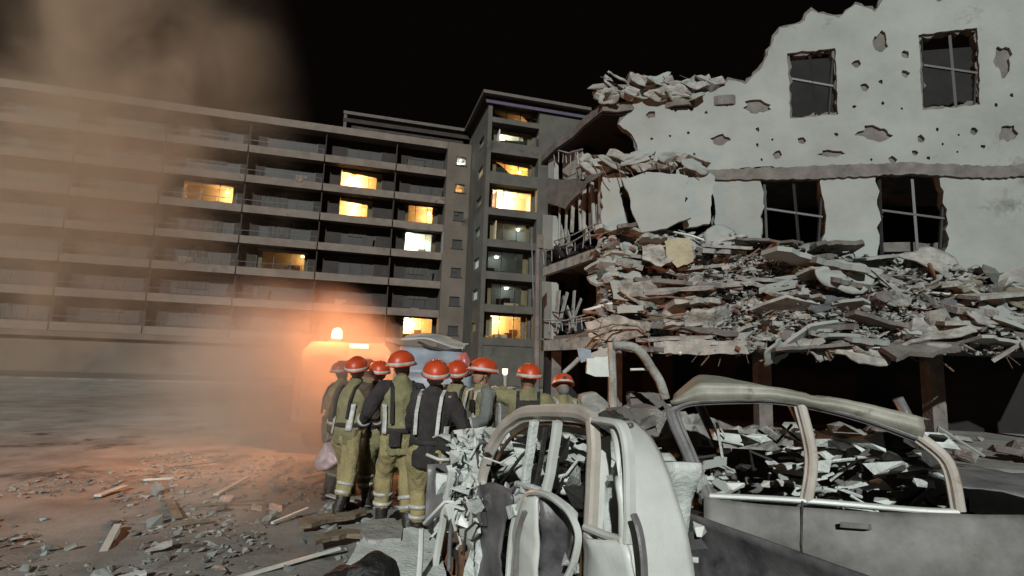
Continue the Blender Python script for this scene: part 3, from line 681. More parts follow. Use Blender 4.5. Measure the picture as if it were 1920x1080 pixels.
for k in range(64):
    q, u, v = pick(rn); s = rn.choice((.6, .8, 1.1, 1.5)); i = rn.randrange(9)
    place('slab_fragment', sms[i], q + FNm * .16, (s * 1.25, s, 1.0), (rn.uniform(-.6, .9), rn.uniform(-.5, .5), rn.uniform(-.5, .5)),
          f'{szw(s, (.7, 1.0, 1.3))} {("grey", "white", "dusty")[i % 3]} flat slab, {where(u, v)}', 'broken slab', 'broken slabs in the collapsed debris')
for k in range(22):                                      # bent sheets of plaster and screed draped over the heap
    q, u, v = pick(rn); s = rn.choice((.35, .5, .7, 1.0)) * rn.uniform(.8, 1.2); mt = k % 3
    o = flake(q + FNm * (.22 + .1 * rn.random()), s, s * rn.uniform(.45, .8), rn, Euler((rn.uniform(-1.1, .5), rn.uniform(-.5, .5), rn.uniform(-.5, .5))).to_matrix()).build('plaster_sheet', (M['conc'], M['wall'], M['dust'])[mt], None, True, .05)
    tag(o, f'{szw(s, (.4, .6, .85))} {("grey", "white", "dusty")[mt]} curved plaster sheet, {where(u, v)}', 'plaster sheet', 'plaster sheets in the collapsed debris')
for k in range(24):
    q, u, v = pick(rn); L_ = rn.uniform(.25, .8); d = V((rn.uniform(-1, 1), rn.uniform(-.3, .3), rn.uniform(-.5, .5))).normalized()
    o = MB().bar(q + FNm * .22 - d * L_, q + FNm * .26 + d * L_, rn.uniform(.05, .11), .03).build('splintered_board', M['wood' if k % 3 else 'conc'])
    tag(o, f'{"long" if L_ > .5 else "short"} {"brown" if k % 3 else "grey"} splintered board, {where(u, v)}', 'board', 'boards in the collapsed debris')
for k in range(38):
    q, u, v = pick(rn); L_ = rn.uniform(.5, 1.3); d = V((rn.uniform(-1, 1), -rn.uniform(.1, .6), rn.uniform(-.5, .5))).normalized(); p0 = q
    pth = [p0 + d * L_ * t + V((0, 0, -.35 * t * t * L_)) + V((rn.uniform(-1, 1), rn.uniform(-1, 1), rn.uniform(-1, 1))) * .04 for t in (0, .25, .5, .75, 1)]
    tag(MB().tube(pth, rn.choice((.012, .016, .022)), 5).build('reinforcing_bar', M['rebar']), f'{"long" if L_ > .9 else "short"} bent rusty bar, {where(u, v)}', 'steel bar', 'reinforcing bars in the collapsed debris')
for k in range(46):                                      # long broken floor slabs lying in layers
    q, u, v = pick(rn); L_ = rn.choice((.5, .7, 1.0, 1.5)) if u > .14 else .4; dp = rn.uniform(.35, .8); n_ = 9; mt = k % 3
    top_ = [V((-L_ + 2 * L_ * t / n_, rn.uniform(-.12, .12) - dp * .5)) for t in range(n_ + 1)] + [V((L_ - 2 * L_ * t / n_, rn.uniform(-.12, .12) + dp * .5)) for t in range(n_ + 1)]
    T = Euler((rn.uniform(-.25, .55), rn.gauss(0, .16), rn.uniform(-.25, .25))).to_matrix(); th = rn.uniform(.07, .17)
    o = MB().prism([q + FNm * (.2 + .12 * rn.random()) + T @ V((p.x, p.y, 0)) for p in top_], T @ V((0, 0, th))).build('slab_fragment', (M['conc'], M['wall'], M['concd'])[mt])
    tag(o, f'{"long" if L_ > 1.2 else "short"} {("grey", "white", "dark grey")[mt]} layered floor slab, {where(u, v)}', 'broken slab', 'layered floor slabs in the collapsed debris')
for mt in ('conc', 'wall', 'concd', 'soot'):             # fine grit and fist sized bits in between
    mb = MB()
    for k in range(800):
        q, u, v = pick(rn); r_ = rn.choice((.03, .05, .07, .11)) ; q = q + FNm * rn.uniform(.02, .3)
        mb.hull([q + V((rn.uniform(-1.5, 1.5), rn.uniform(-1, 1), rn.uniform(-.8, .8))) * r_ for _ in range(7)])
    mb.build('fine_rubble', M[mt], wreck)['kind'] = 'stuff'
mb = MB()
for k in range(160):                                     # thin wires and lath hanging in the layers
    q, u, v = pick(rn); L_ = rn.uniform(.2, .7); d = V((rn.uniform(-1, 1), -rn.uniform(0, .5), rn.uniform(-.7, .2))).normalized() * L_; q = q + FNm * .2
    mb.tube([q, q + d * .5 + V((0, 0, -.06)), q + d + V((0, 0, -.2))], .008, 4)
mb.build('loose_wire', M['rebar'], wreck)['kind'] = 'stuff'
cloths = [mat('torn_fabric', c, tuple(x * .55 for x in c), 3, .95, .5) for c in ((.20, .175, .13), (.085, .095, .085), (.125, .10, .085), (.12, .125, .135))]
for k in range(10):                                      # fabric, pipes and bricks among the slabs
    q, u, v = pick(rn); c_ = k % 4; s = rn.uniform(.3, .6)
    o = flake(q + FNm * .3, s * 1.3, s * .5, rn, Euler((rn.uniform(-.4, .6), rn.uniform(-.6, .6), rn.uniform(-.5, .5))).to_matrix()).build('torn_fabric', cloths[c_], None, True, .015)
    tag(o, f'torn {("beige", "dark green", "brown", "grey")[c_]} fabric, {where(u, v)}', 'fabric', 'torn fabrics in the collapsed debris')
for k in range(12):
    q, u, v = pick(rn); d = V((rn.uniform(-1, 1), -rn.uniform(0, .5), rn.uniform(-.4, .4))).normalized() * rn.uniform(.4, .9); q = q + FNm * .25
    tag(MB().tube([q - d, q, q + d * .9 + V((0, 0, -.12))], rn.choice((.035, .05)), 8).build('pipe', M['ash' if k % 2 else 'rust'], None, True), f'{"pale" if k % 2 else "rusty"} pipe end, {where(u, v)}', 'pipe', 'pipes in the collapsed debris')
brick_m = mat('red_brick', (.19, .085, .058), (.12, .055, .04), 9, .95, .4, c3=(.22, .20, .18), thr=.56, scale3=6)
bmesh_ = MB().box((-.12, -.055, -.035), (.12, .055, .035)).mesh('brick', brick_m)
for k in range(60):
    q, u, v = pick(rn); place('brick', bmesh_, q + FNm * rn.uniform(.08, .3), (1.1, 1.1, 1.1), (rn.uniform(-1, 1), rn.uniform(-1, 1), rn.uniform(0, 6)), f'dusty red brick, {where(u, v)}', 'brick', 'loose bricks in the collapsed debris')
# named big pieces of the heap
def heap(name, pts, off, th, mt, lab, cat, seed, tilt=None, step=10, amp=2):
    o = fp_poly(name, pts, off, th, mt, step, amp, None, None, tilt, seed); return tag(o, lab, cat)
heap('board', [(1157, 574), (1206, 572), (1207, 586), (1158, 588)], 2.0, .06, M['wall'], 'clean white board lying level in the middle of the debris heap', 'board', 41)
heap('slab_fragment', [(1226, 642), (1294, 636), (1400, 640), (1404, 664), (1296, 664), (1226, 661)], 2.2, .5, M['conc'], 'long grey slab edge hanging at the foot of the debris heap', 'broken slab', 42)
heap('slab_fragment', [(1140, 500), (1176, 492), (1206, 520), (1196, 566), (1150, 560)], 1.0, .2, M['wall'], 'large pale wall piece draped down the left of the debris heap', 'broken slab', 43, lambda x, y: (y - 500) * .01)
heap('slab_fragment', [(1206, 450), (1262, 442), (1284, 474), (1240, 500), (1204, 486)], 1.1, .15, M['dust'], 'rounded dusty slab below the hanging white wall panel', 'broken slab', 44, lambda x, y: (y - 460) * .012)
heap('cloth', [(1246, 452), (1294, 446), (1300, 490), (1270, 502), (1252, 486)], 1.4, .04, mat('beige_cloth', (.36, .33, .24), (.25, .23, .16), 3, .95, .5), 'beige cloth caught on the debris under the white wall panel', 'cloth', 45)
heap('slab_fragment', [(1096, 604), (1150, 590), (1222, 606), (1216, 628), (1150, 640), (1104, 632)], 1.9, .14, M['dust'], 'curled dusty slab at the lower left edge of the debris heap', 'broken slab', 46, lambda x, y: (x - 1150) * .003)
heap('wall_fragment', [(1104, 664), (1142, 650), (1144, 700), (1112, 700)], 2.1, .12, M['wall'], 'pale block hanging below the debris heap beside the post', 'wall fragment', 47)
# curved loops of cable and reinforcement at the foot of the heap
for k, pts in enumerate([[(1060, 640), (1100, 622), (1150, 608), (1196, 612), (1216, 630)], [(1090, 660), (1120, 640), (1150, 612), (1180, 606)], [(1140, 650), (1190, 632), (1216, 640), (1222, 668)], [(1080, 600), (1110, 594), (1128, 606), (1120, 622), (1096, 618)], [(1200, 560), (1250, 556), (1300, 562)], [(1210, 600), (1290, 588), (1340, 600)]]):
    tag(MB().tube([FP(x, y, 2.2 + .1 * k) for x, y in pts], .025, 6).build('cable', M['wood' if k % 2 else 'rebar']), ('dark', 'brown')[k % 2] + ' cable ' + ('sweeping over the left end of the heap towards its top', 'curving below the clean white board', 'looping beside the upright post', 'curled up at the left end of the heap', 'lying across the middle of the heap', 'lying across the lower right of the heap')[k], 'cable', 'cables dangling from the debris heap')
# ground storey: columns, low rubble, dark openings
for s in (0.2, 4.6, 9.2, 13.5):
    p = fs(s, .6, 0); MB().box((p.x - .2, p.y - .2, -.05), (p.x + .2, p.y + .2, 2.6)).build('column', M['concd'], wreck)
p = zs(SL - .2, .3, 0); MB().box((p.x - .18, p.y - .18, -.05), (p.x + .18, p.y + .18, 2.34)).build('column', M['concd'], wreck)
for k in range(60):
    x = rn.uniform(1.5, 14); y = rn.uniform(12, 17.5); s = rn.choice((.2, .3, .45, .7)); i = rn.randrange(12)
    place('concrete_chunk', cms[i], (x, y, s * .25), (s * 1.3, s, s * .8), (rn.uniform(-.3, .3), rn.uniform(-.3, .3), rn.uniform(0, 6)),
          f'{szw(s, (.25, .4, .6))} {TONE[i % 3]} chunk on the ground, {"before" if y < 15 else "under"} the bombed building, {("left", "middle", "right")[int((x - 1.5) / 4.2)]} part', 'concrete chunk', 'chunks on the ground below the bombed building')
# leaning post under the heap, slim utility pole, bent arch
tag(MB().tube([P(1150, 800, 9.2), P(1149, 720, 9.2), P(1146, 642, 9.2)], [.07, .068, .065], 8).build('post', M['conc']), 'upright grey post standing under the edge of the debris heap', 'post')
pl = empty('utility_pole', (P(1006, 690, 18.5).x, 18.5, 0), 0, 'slim grey utility pole beside the broken corner of the bombed building', 'pole')
MB().tube([P(1006, 785, 18.5), P(1007, 600, 18.5), P(1009, 452, 18.5)], [.10, .085, .07], 8).build('shaft', M['concd'], pl)
MB().hull([P(1012, 455, 18.5) + V((x, y, z)) for x in (-.1, .12) for y in (-.1, .1) for z in (-.2, .25)]).build('junction_box', M['concd'], pl)
tag(MB().tube([P(1001, 640, 21), P(1000, 560, 21), P(997, 450, 21.5)], .03, 5).build('cable', M['darkmetal']), 'dark cable running down behind the slim utility pole', 'cable')
# ---------------------------------------------------------------- burnt out hatchback in front
CA = V((.45, 2.31, 0)); CD = V((.4, -.917, 0)).normalized(); CN = V((-CD.y * -1, 0, 0)); CN = V((CD.y, -CD.x, 0)).normalized()
if CN.x > 0: CN = -CN
def cp(px, py, off=0): return PL(px, py, CA + CN * off, CN)          # on the left flank, off = metres outward
def cs(s, t, z): return CA + CD * s - CN * t + V((0, 0, z))          # along (to the rear), inward, up
car = empty('burnt_hatchback', cs(-1.1, .8, 0), 0, 'burnt out pale hatchback shell with its windows gone, nearest to the viewer', 'car')
def along(pts, v):
    pts = [V(p) for p in pts]; Ls = [(pts[i + 1] - pts[i]).length for i in range(len(pts) - 1)]; t = v * sum(Ls)
    for i, l in enumerate(Ls):
        if t <= l + 1e-9 or i == len(Ls) - 1: return pts[i].lerp(pts[i + 1], min(1, t / l))
        t -= l
def smooth_pts(pts, n):
    pts = [V(p) for p in pts]; out = []
    for i in range(len(pts) - 1):
        p0 = pts[max(i - 1, 0)]; p1 = pts[i]; p2 = pts[i + 1]; p3 = pts[min(i + 2, len(pts) - 1)]
        for k in range(n):
            t = k / n
            out.append(.5 * ((2 * p1) + (p2 - p0) * t + (2 * p0 - 5 * p1 + 4 * p2 - p3) * t * t + (3 * p1 - p0 - 3 * p2 + p3) * t ** 3))
    out.append(pts[-1]); return out
def patch(name, Lp, Rp, offL, offR, bulge, mt, parent=None, dent=.007, th=.012, nu=14, nv=24, fnp=None, seed=0):
    f = fnp or cp; A = smooth_pts(Lp, 6); B = smooth_pts(Rp, 6); sd = V((seed * 3.1, 0, 0))
    def fn(u, v):
        a = along(A, v); b2 = along(B, v); a = f(a.x, a.y, offL); b2 = f(b2.x, b2.y, offR)
        q = a.lerp(b2, u) + CN * bulge * math.sin(math.pi * u)
        return q + CN * (dent * noise.fractal(q * 5 + sd, 1, 2, 3) + dent * .5 * noise.noise(q * 16 + sd))
    return MB().grid(fn, nu, nv).build(name, mt, parent if parent else car, True, th)
def cpoly(name, pts, off, th, mt, parent=None, step=14, amp=1.4, seed=1, fnp=None, nn=None):
    rn = random.Random(seed); q = jag([V(p) for p in pts], step, amp, rnd=rn)
    return MB().prism([(fnp or cp)(p.x, p.y, off) for p in q], -(nn or CN) * th).build(name, mt, parent if parent else car)
def ctube(name, pts, off, r, mt, parent=None, n=8, flat=1.0, k=5):
    return MB().tube([cp(p.x, p.y, off) for p in smooth_pts([V(q) for q in pts], k)], r, n, True, flat).build(name, mt, parent if parent else car, True)
# roof rail with the windscreen pillar: one swept pressing
rail_px = [(900, 918), (908, 880), (922, 838), (942, 805), (970, 783), (1004, 775), (1050, 774), (1090, 779), (1112, 790)]
RP = [cp(p.x, p.y, 0) for p in smooth_pts([V(q) for q in rail_px], 5)]
BAND = [(-.044, -.022), (-.043, .006), (-.032, .019), (-.004, .023), (.016, .017), (.022, .004), (.026, -.004), (.040, -.007), (.043, -.014), (.030, -.026)]
SLIM = [(-.020, -.012), (-.019, .006), (-.008, .013), (.006, .010), (.010, .001), (.019, -.003), (.020, -.010), (.010, -.014)]
def dented(path, k, a=.006): return [p + CN * a * noise.noise(p * 9) + V((0, 0, a * noise.noise(p * 7 + V((5, 0, 0))))) for p in path]
MB().sweep(dented(RP, 0), CN, BAND).build('roof_rail', M['rail'], car)
MB().tube([p - CN * .035 + V((0, 0, -.055)) + CD * .03 for p in RP[8:]], .012, 6).build('door_seal', M['rust'], car, True)
def cstrip(nm, pts, off, prof, mt, k=1.0, parent=None):
    return MB().sweep(dented([cp(p.x, p.y, off) for p in smooth_pts([V(q) for q in pts], 7)], 0, .004), CN, prof, k).build(nm, mt, parent or car)
cstrip_ = cstrip
far_rail = [p - CN * 1.30 + V((0, 0, -.34)) for p in RP]
# roof skin between the rails with the rear part torn off
def roof(u, v):
    i = int(14 + u * (len(RP) - 20)); a = RP[i]; b2 = far_rail[i]; q = a.lerp(b2, v * (.30 + .10 * noise.noise(V((u * 9, 3, 1))) + .08 * math.sin(u * 23)))
    q = q + V((0, 0, .02 * math.sin(math.pi * v) - .05 * math.sin(math.pi * v) * max(0, noise.noise(q * 2.5 + V((9, 0, 0))))))
    return q + V((0, 0, .02 + .01 * noise.noise(q * 9)))
MB().grid(roof, 20, 20).build('roof_skin', M['ash'], car, True, .008)
# centre pillars
cstrip_('pillar', [(1107, 784), (1110, 850), (1106, 930), (1102, 1004)], .0, BAND, M['rail'], .88)
cstrip('door_frame', [(999, 788), (993, 840), (986, 880), (981, 920)], .02, BAND, M['ashw'], .55)
cstrip('door_frame', [(1044, 790), (1036, 845), (1028, 890), (1020, 928)], .03, BAND, M['ash'], .52)
cstrip('door_seal', [(1022, 800), (1016, 850), (1004, 912)], .0, SLIM, M['sootm'], .5)
# sills under the windows
cstrip('window_sill', [(968, 908), (1000, 918), (1030, 931), (1060, 952), (1078, 970)], .03, SLIM, M['ashw'])
cstrip('window_sill', [(1096, 990), (1130, 1004), (1166, 1016)], .03, SLIM, M['ash'], .9)
# rear quarter: frame, pale inner lining, big smooth panel that bends round to the tail
patch('inner_lining', [(1118, 815), (1118, 900), (1116, 996)], [(1146, 808), (1143, 900), (1136, 1004)], -.10, -.16, .01, M['ash'], dent=.008, nu=6, seed=5)
cpoly('hinge_plate', [(1136, 892), (1172, 886), (1172, 900), (1140, 902)], -.08, .01, M['ash'], seed=6)
patch('quarter_panel', [(1166, 800), (1164, 850), (1167, 910), (1172, 960), (1168, 1016), (1172, 1060), (1180, 1150), (1190, 1300)],
      [(1188, 793), (1216, 822), (1242, 868), (1264, 925), (1284, 990), (1297, 1060), (1306, 1150), (1318, 1300)], .0, -.22, .10, M['ash'], dent=.006, th=.015, nu=22, nv=44, seed=7)
cstrip('window_surround', [(1116, 789), (1140, 793), (1162, 800), (1173, 830), (1177, 880), (1179, 950), (1178, 1018)], .012, BAND, M['ash'], .42)
# lower rear flank with the creased wheel arch
patch('rear_flank', [(1098, 1002), (1098, 1040), (1100, 1100), (1104, 1200), (1110, 1400)], [(1170, 1014), (1184, 1040), (1190, 1100), (1196, 1200), (1200, 1400)], .01, .02, .05, M['ash'], dent=.014, nu=12, nv=26, seed=9)
cstrip('wheel_arch_lip', [(1186, 966), (1196, 990), (1204, 1030), (1208, 1080), (1210, 1180)], .07, SLIM, M['ashd'], .5)
# front door standing ajar: rim, pale skin, scorched inner hollow
DO = .09
patch('door_skin', [(990, 934), (972, 962), (962, 1010), (956, 1090), (952, 1200)], [(1008, 930), (1010, 962), (1012, 1010), (1010, 1090), (1008, 1200)], DO, DO + .01, .03, M['ash'], dent=.014, nu=10, nv=24, seed=11)
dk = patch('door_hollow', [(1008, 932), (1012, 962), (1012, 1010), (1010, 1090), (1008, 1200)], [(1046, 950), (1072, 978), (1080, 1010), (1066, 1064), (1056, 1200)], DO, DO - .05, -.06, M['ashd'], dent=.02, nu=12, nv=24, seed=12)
cstrip('door_rim', [(951, 1200), (953, 1090), (957, 1020), (966, 968), (984, 932), (1004, 924), (1036, 936), (1066, 962), (1082, 1000), (1076, 1044), (1062, 1080)], DO + .02, SLIM, M['ash'], .8)
cstrip('door_rim', [(962, 1180), (966, 1080), (972, 1000), (984, 958)], DO + .06, SLIM, M['ashd'], .4)
cpoly('door_latch', [(948, 950), (960, 946), (966, 966), (954, 974)], DO + .04, .03, M['ashw'], seed=13)
# gap behind the front wing: smooth dark wing, hanging pale scraps
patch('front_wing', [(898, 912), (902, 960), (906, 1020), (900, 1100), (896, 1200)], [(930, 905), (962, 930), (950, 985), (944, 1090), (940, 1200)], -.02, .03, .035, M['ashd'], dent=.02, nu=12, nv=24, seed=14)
def crease(q, f):
    d, _ = noise.voronoi(q * f); return d[1] - d[0]
def crumple(nm, Lp, Rp, off, amp, mt, nu, nv, f=7, parent=None, seed=0):
    A = smooth_pts(Lp, 6); B = smooth_pts(Rp, 6); rn2 = random.Random(seed); jit = {}
    def fn(u, v):
        a = along(A, v); b2 = along(B, v); c_ = a.lerp(b2, u)
        q = cp(c_.x + rn2.uniform(-2.2, 2.2), c_.y + rn2.uniform(-2.2, 2.2), off)
        return q + CN * amp * (crease(q + V((seed, 0, 0)), f) * 1.6 + .7 * noise.noise(q * 9) - .8)
    return MB().grid(fn, nu, nv).build(nm, mt, parent or car, False, .008)
crumple('torn_skin', [(868, 888), (872, 930), (868, 985), (866, 1050), (864, 1110), (866, 1200)], [(896, 908), (902, 936), (900, 985), (910, 1010), (898, 1050), (900, 1200)], .06, .07, M['ashw'], 8, 26, 6, seed=15)
crumple('torn_skin', [(848, 838), (850, 870), (846, 910), (854, 950)], [(884, 842), (892, 870), (888, 900), (878, 930)], .03, .10, M['ashw'], 11, 14, 8, seed=16)
crumple('torn_skin', [(850, 806), (856, 822), (850, 840)], [(926, 800), (916, 820), (902, 842)], -.05, .06, M['ash'], 16, 7, 6, seed=17)
rn = random.Random(44)
for k in range(80):
    px, py = rn.uniform(842, 908), rn.uniform(808, 1010); a = cp(px, py, rn.uniform(-.12, .16)); r_ = rn.uniform(.02, .075)
    T = Euler((rn.uniform(0, 3), rn.uniform(0, 3), rn.uniform(0, 3))).to_matrix()
    mb_ = MB()
    if k % 3: mb_.hull([a + T @ V((rn.uniform(-1, 1), rn.uniform(-1, 1), rn.uniform(-.25, .25))) * r_ for _ in range(9)])
    else: mb_.tube([a, a + T @ V((r_ * 1.6, 0, r_ * .5)), a + T @ V((r_ * 3, r_, 0))], rn.uniform(.005, .012), 5)
    mb_.build('engine_scrap', M[rn.choice(['ashw', 'ash', 'ashw', 'sootm', 'ash', 'ashd'])], car)
for k in range(70):
    px, py = rn.uniform(918, 1084), rn.uniform(800, 925); a = cp(px, py, -rn.uniform(.12, .6)); r_ = rn.uniform(.025, .10)
    if px > 1050 and rn.random() < .6: continue
    T = Euler((rn.uniform(0, 3), rn.uniform(0, 3), rn.uniform(0, 3))).to_matrix(); mb_ = MB()
    if k % 4: mb_.hull([a + T @ V((rn.uniform(-1, 1), rn.uniform(-1, 1), rn.uniform(-.3, .3))) * r_ for _ in range(10)])
    else: mb_.tube([a, a + T @ V((r_ * 1.5, 0, r_ * .6)), a + T @ V((r_ * 2.8, r_, 0))], rn.uniform(.006, .012), 5)
    mb_.build('cabin_scrap', M[rn.choice(['ashw', 'ashw', 'ash', 'sootm', 'ashd'])], car)
cpoly('torn_skin', [(858, 968), (872, 940), (892, 960), (896, 1000), (882, 1012), (862, 1004)], .09, .02, M['ash'], seed=17)
cstrip('bumper_strut', [(846, 884), (838, 930), (828, 985), (818, 1040), (812, 1076)], .06, BAND, M['ash'], .5)
ctube('hanging_strip', [(850, 900), (849, 960), (844, 1010), (842, 1070)], .0, .016, M['ashd'])
# crumpled bonnet pushed up, engine clutter beneath
def bonnet(u, v):
    s = -2.75 + 1.3 * u; t = .02 + 1.35 * v
    z = 1.05 + .05 * u + .09 * noise.fractal(V((s * 2.2, t * 2.6, 3)), 1, 2, 4) - .05 * math.sin(math.pi * v)
    return cs(s, t, z)
MB().grid(bonnet, 36, 36).build('crumpled_bonnet', M['ashw'], car, True, .01)
rn = random.Random(8)
for k in range(46):
    s = rn.uniform(-2.75, -1.25); z = rn.uniform(.45, 1.05); t = rn.uniform(.0, .5); r_ = rn.uniform(.035, .13)
    MB().hull([cs(s, t, z) + V((rn.uniform(-1, 1), rn.uniform(-1, 1), rn.uniform(-.8, .8))) * r_ for _ in range(11)]).build('engine_scrap', M[rn.choice(['ashw', 'ash', 'ashw', 'sootm', 'ashd'])], car)
for k in range(16):
    s = rn.uniform(-2.6, -1.4); z = rn.uniform(.6, 1.08); a = cs(s, rn.uniform(-.05, .3), z)
    d = V((rn.uniform(-.3, .3), rn.uniform(-.3, .3), rn.uniform(-.2, .2)))
    MB().tube([a, a + d * .5 + V((0, 0, rn.uniform(-.05, .08))), a + d], rn.choice((.008, .014, .02)), 6).build('engine_pipe', M[rn.choice(['sootm', 'ash', 'ashw'])], car, True)
# dashboard, steering wheel, seat frames, ash covered clutter in the cabin
def dash(u, v):
    q = cs(-1.5 + .45 * v, .1 + 1.2 * u, .93 + .1 * math.sin(math.pi * v)); return q + V((0, 0, .06 * noise.fractal(q * 5, 1, 2, 4)))
MB().grid(dash, 30, 12).build('dashboard', M['ashw'], car, True, .03)
c = cs(-1.02, .42, 1.0); T = Matrix.Rotation(R(65), 3, CN)
ringp = [c + (CD * -.35 + V((0, 0, 1))).normalized() * .18 * math.cos(a * math.pi / 9) + CN * .18 * math.sin(a * math.pi / 9) for a in range(19)]
MB().tube(ringp, .014, 6, False).tube([ringp[4], c, ringp[13]], .012, 5).tube([c, c - CD * .35 + V((0, 0, -.12))], .025, 6).build('steering_wheel', M['ash'], car, True)
def seat(s, t, nm, mt):
    def sb(u, v):
        q = cs(s + .22 * v + .03 * math.sin(5 * u), t + .5 * (u - .5), .55 + .68 * v); return q + CD * .05 * noise.noise(q * 6) - CD * .07 * math.sin(math.pi * u)
    st = MB().grid(sb, 14, 18).build(nm, mt, car, True, .05)
    for k in range(6):
        z = .62 + .1 * k; MB().tube([cs(s - .06 + .03 * k, t - .24, z), cs(s - .1 + .03 * k, t, z + .02), cs(s - .06 + .03 * k, t + .24, z)], .008, 5).build('seat_spring', M['rebar'], st, True)
seat(-.42, .38, 'front_seat', M['ashw'])
for k in range(34):
    s = rn.uniform(-1.35, -.35); t = rn.uniform(.12, 1.0); z = rn.uniform(.6, 1.12); r_ = rn.uniform(.03, .11)
    MB().hull([cs(s, t, z) + V((rn.uniform(-1, 1), rn.uniform(-1, 1), rn.uniform(-.6, .6))) * r_ for _ in range(10)]).build('cabin_scrap', M[rn.choice(['ashw', 'ash', 'sootm', 'ashd'])], car)
for k in range(10):
    a = cs(rn.uniform(-1.3, -.4), rn.uniform(.1, .6), rn.uniform(.8, 1.25)); d = V((rn.uniform(-.25, .25), rn.uniform(-.25, .25), rn.uniform(-.3, .1)))
    MB().tube([a, a + d * .5 + V((.02, 0, .05)), a + d], .01, 5).build('hanging_wire', M['sootm'], car, True)
# crumpled scrap on the sill and the rusty cabin side below the pillar
cpoly('rusty_panel', [(1070, 985), (1096, 995), (1098, 1100), (1094, 1250), (1040, 1250), (1050, 1080)], -.12, .02, M['rust'], seed=18)
MB().hull([cp(1062 + rn.uniform(-14, 14), 1046 + rn.uniform(-20, 20), .10 + rn.uniform(-.02, .03)) for _ in range(10)]).hull([cp(1078 + rn.uniform(-10, 10), 1066 + rn.uniform(-12, 12), .10 + rn.uniform(-.02, .03)) for _ in range(9)]).build('crumpled_scrap', M['ashw'], car)
# torn dark corner of the roof behind the centre pillar, ragged edges
def torn(u, v):
    a = V((1116, 778)).lerp(V((1128, 820)), v); b2 = V((1152, 772)).lerp(V((1196, 804)), v); q2 = a.lerp(b2, u)
    q = cp(q2.x, q2.y, -.10 - .12 * u); return q + V((0, 0, .02 * noise.noise(q * 26)))
MB().grid(torn, 10, 8).build('torn_roof_corner', M['sootm'], car, False, .012)
ctube('roof_edge', [(1112, 788), (1140, 790), (1168, 800), (1184, 797)], -.04, .012, M['ashd'])
ctube('roof_edge', [(1120, 776), (1148, 782), (1176, 802)], -.2, .012, M['ash'])
# what lies out of the picture: floor, far flank, tail, wheels
fl = MB(); fl.hexa([cs(-2.8, .05, .28), cs(.75, .05, .28), cs(.75, 1.5, .28), cs(-2.8, 1.5, .28), cs(-2.8, .05, .34), cs(.75, .05, .34), cs(.75, 1.5, .34), cs(-2.8, 1.5, .34)]); fl.build('floor_pan', M['sootm'], car)
def flank(u, v): q = cs(-2.8 + 3.5 * u, 1.38, .3 + .42 * v); return q - CN * (.05 * math.sin(math.pi * v) + .03 * noise.noise(q * 4))
MB().grid(flank, 30, 8).build('far_flank', M['ashd'], car, True, .02)
def tail(u, v):
    q = cs(.80 + .05 * math.sin(math.pi * u), .22 + 1.3 * u, .3 + .58 * v); return q + CD * (.03 * noise.noise(q * 5) - .04 * v)
MB().grid(tail, 20, 10).build('tail_panel', M['ashd'], car, True, .02)
def nose(u, v):
    q = cs(-2.9 - .06 * math.sin(math.pi * u), .05 + 1.45 * u, .3 + .5 * v); return q + CD * (.07 * noise.noise(q * 4))
MB().grid(nose, 20, 8).build('nose_panel', M['ashd'], car, True, .02)
for s in (-2.15, .25):
    for t in (.12, 1.43):
        c = cs(s, t, .27); rg = []
        for rr, o_ in ((.27, -.08), (.28, 0), (.27, .08), (.18, .09), (.16, .02), (.05, .03)):
            rg.append([c + CN * o_ + (CD * math.cos(a * math.pi / 12) + V((0, 0, math.sin(a * math.pi / 12)))) * rr for a in range(24)])
        MB().loft(rg).build('wheel', M['rust'], car, True)

# ---------------------------------------------------------------- second burnt car at the right edge
c2 = empty('burnt_estate_car', V((2.6, 4.5, 0)), 0, 'second burnt out car with an arched olive grey roof, behind the hatchback at the right', 'car')
def q2(px, py, Y=4.2): return P(px, py, Y)
X0 = q2(1236, 760).x
def c2tube(name, pts, r, mt, flat=1.0, Y=4.2): return MB().tube([q2(p.x, p.y, Y) for p in smooth_pts([V(a) for a in pts], 6)], r, 8, True, flat).build(name, mt, c2, True)
def sg(x): return 40 * max(0, (x - 1420) / 240) ** 1.3 + (3 if 1470 < x < 1500 else 0)
def arch(x): return 1 - .62 * max(0, min(1, (x - 1290) / 170))
m_olive = mat('scorched_olive_paint', (.33, .32, .265), (.16, .15, .12), 2.2, .5, .1, c3=(.085, .06, .045), thr=.57, scale3=1.8)
def c2band(nm, pts, mt, k=1.0, Y=4.2): return MB().sweep([q2(p.x, p.y, Y) for p in smooth_pts([V(a) for a in pts], 6)], V((0, -1, 0)), BAND, k).build(nm, mt, c2)
c2band('pillar', [(1322, 985), (1294, 915), (1266, 845), (1246, 798), (1238, 772)], M['ashd'], 1.15)
c2band('roof_rail', [(1238, 772), (1262, 758), (1300, 752), (1400, 748 + sg(1400)), (1460, 750 + sg(1460)), (1520, 754 + sg(1520)), (1580, 762 + sg(1580)), (1640, 774 + sg(1640))], M['ashd'], .7)
def roof2(u, v):
    x = 1236 + u * 420; y0 = 742 - 30 * arch(x) * math.sin(math.pi * (.12 + .8 * u)) ** .7
    a = q2(x, y0 + 30 * (1 - min(1, u * 9)) + sg(x), 4.22); b2 = a + V((0, 1.35, .02 - .16 * u + .05 * math.sin(u * 9))); q = a.lerp(b2, v)
    return q + V((0, 0, .04 * math.sin(math.pi * v) + .006 * noise.noise(q * 6) + .006 * (abs(math.sin(v * 12)) < .25)))
MB().grid(roof2, 40, 14).build('roof_skin', m_olive, c2, True, .01)
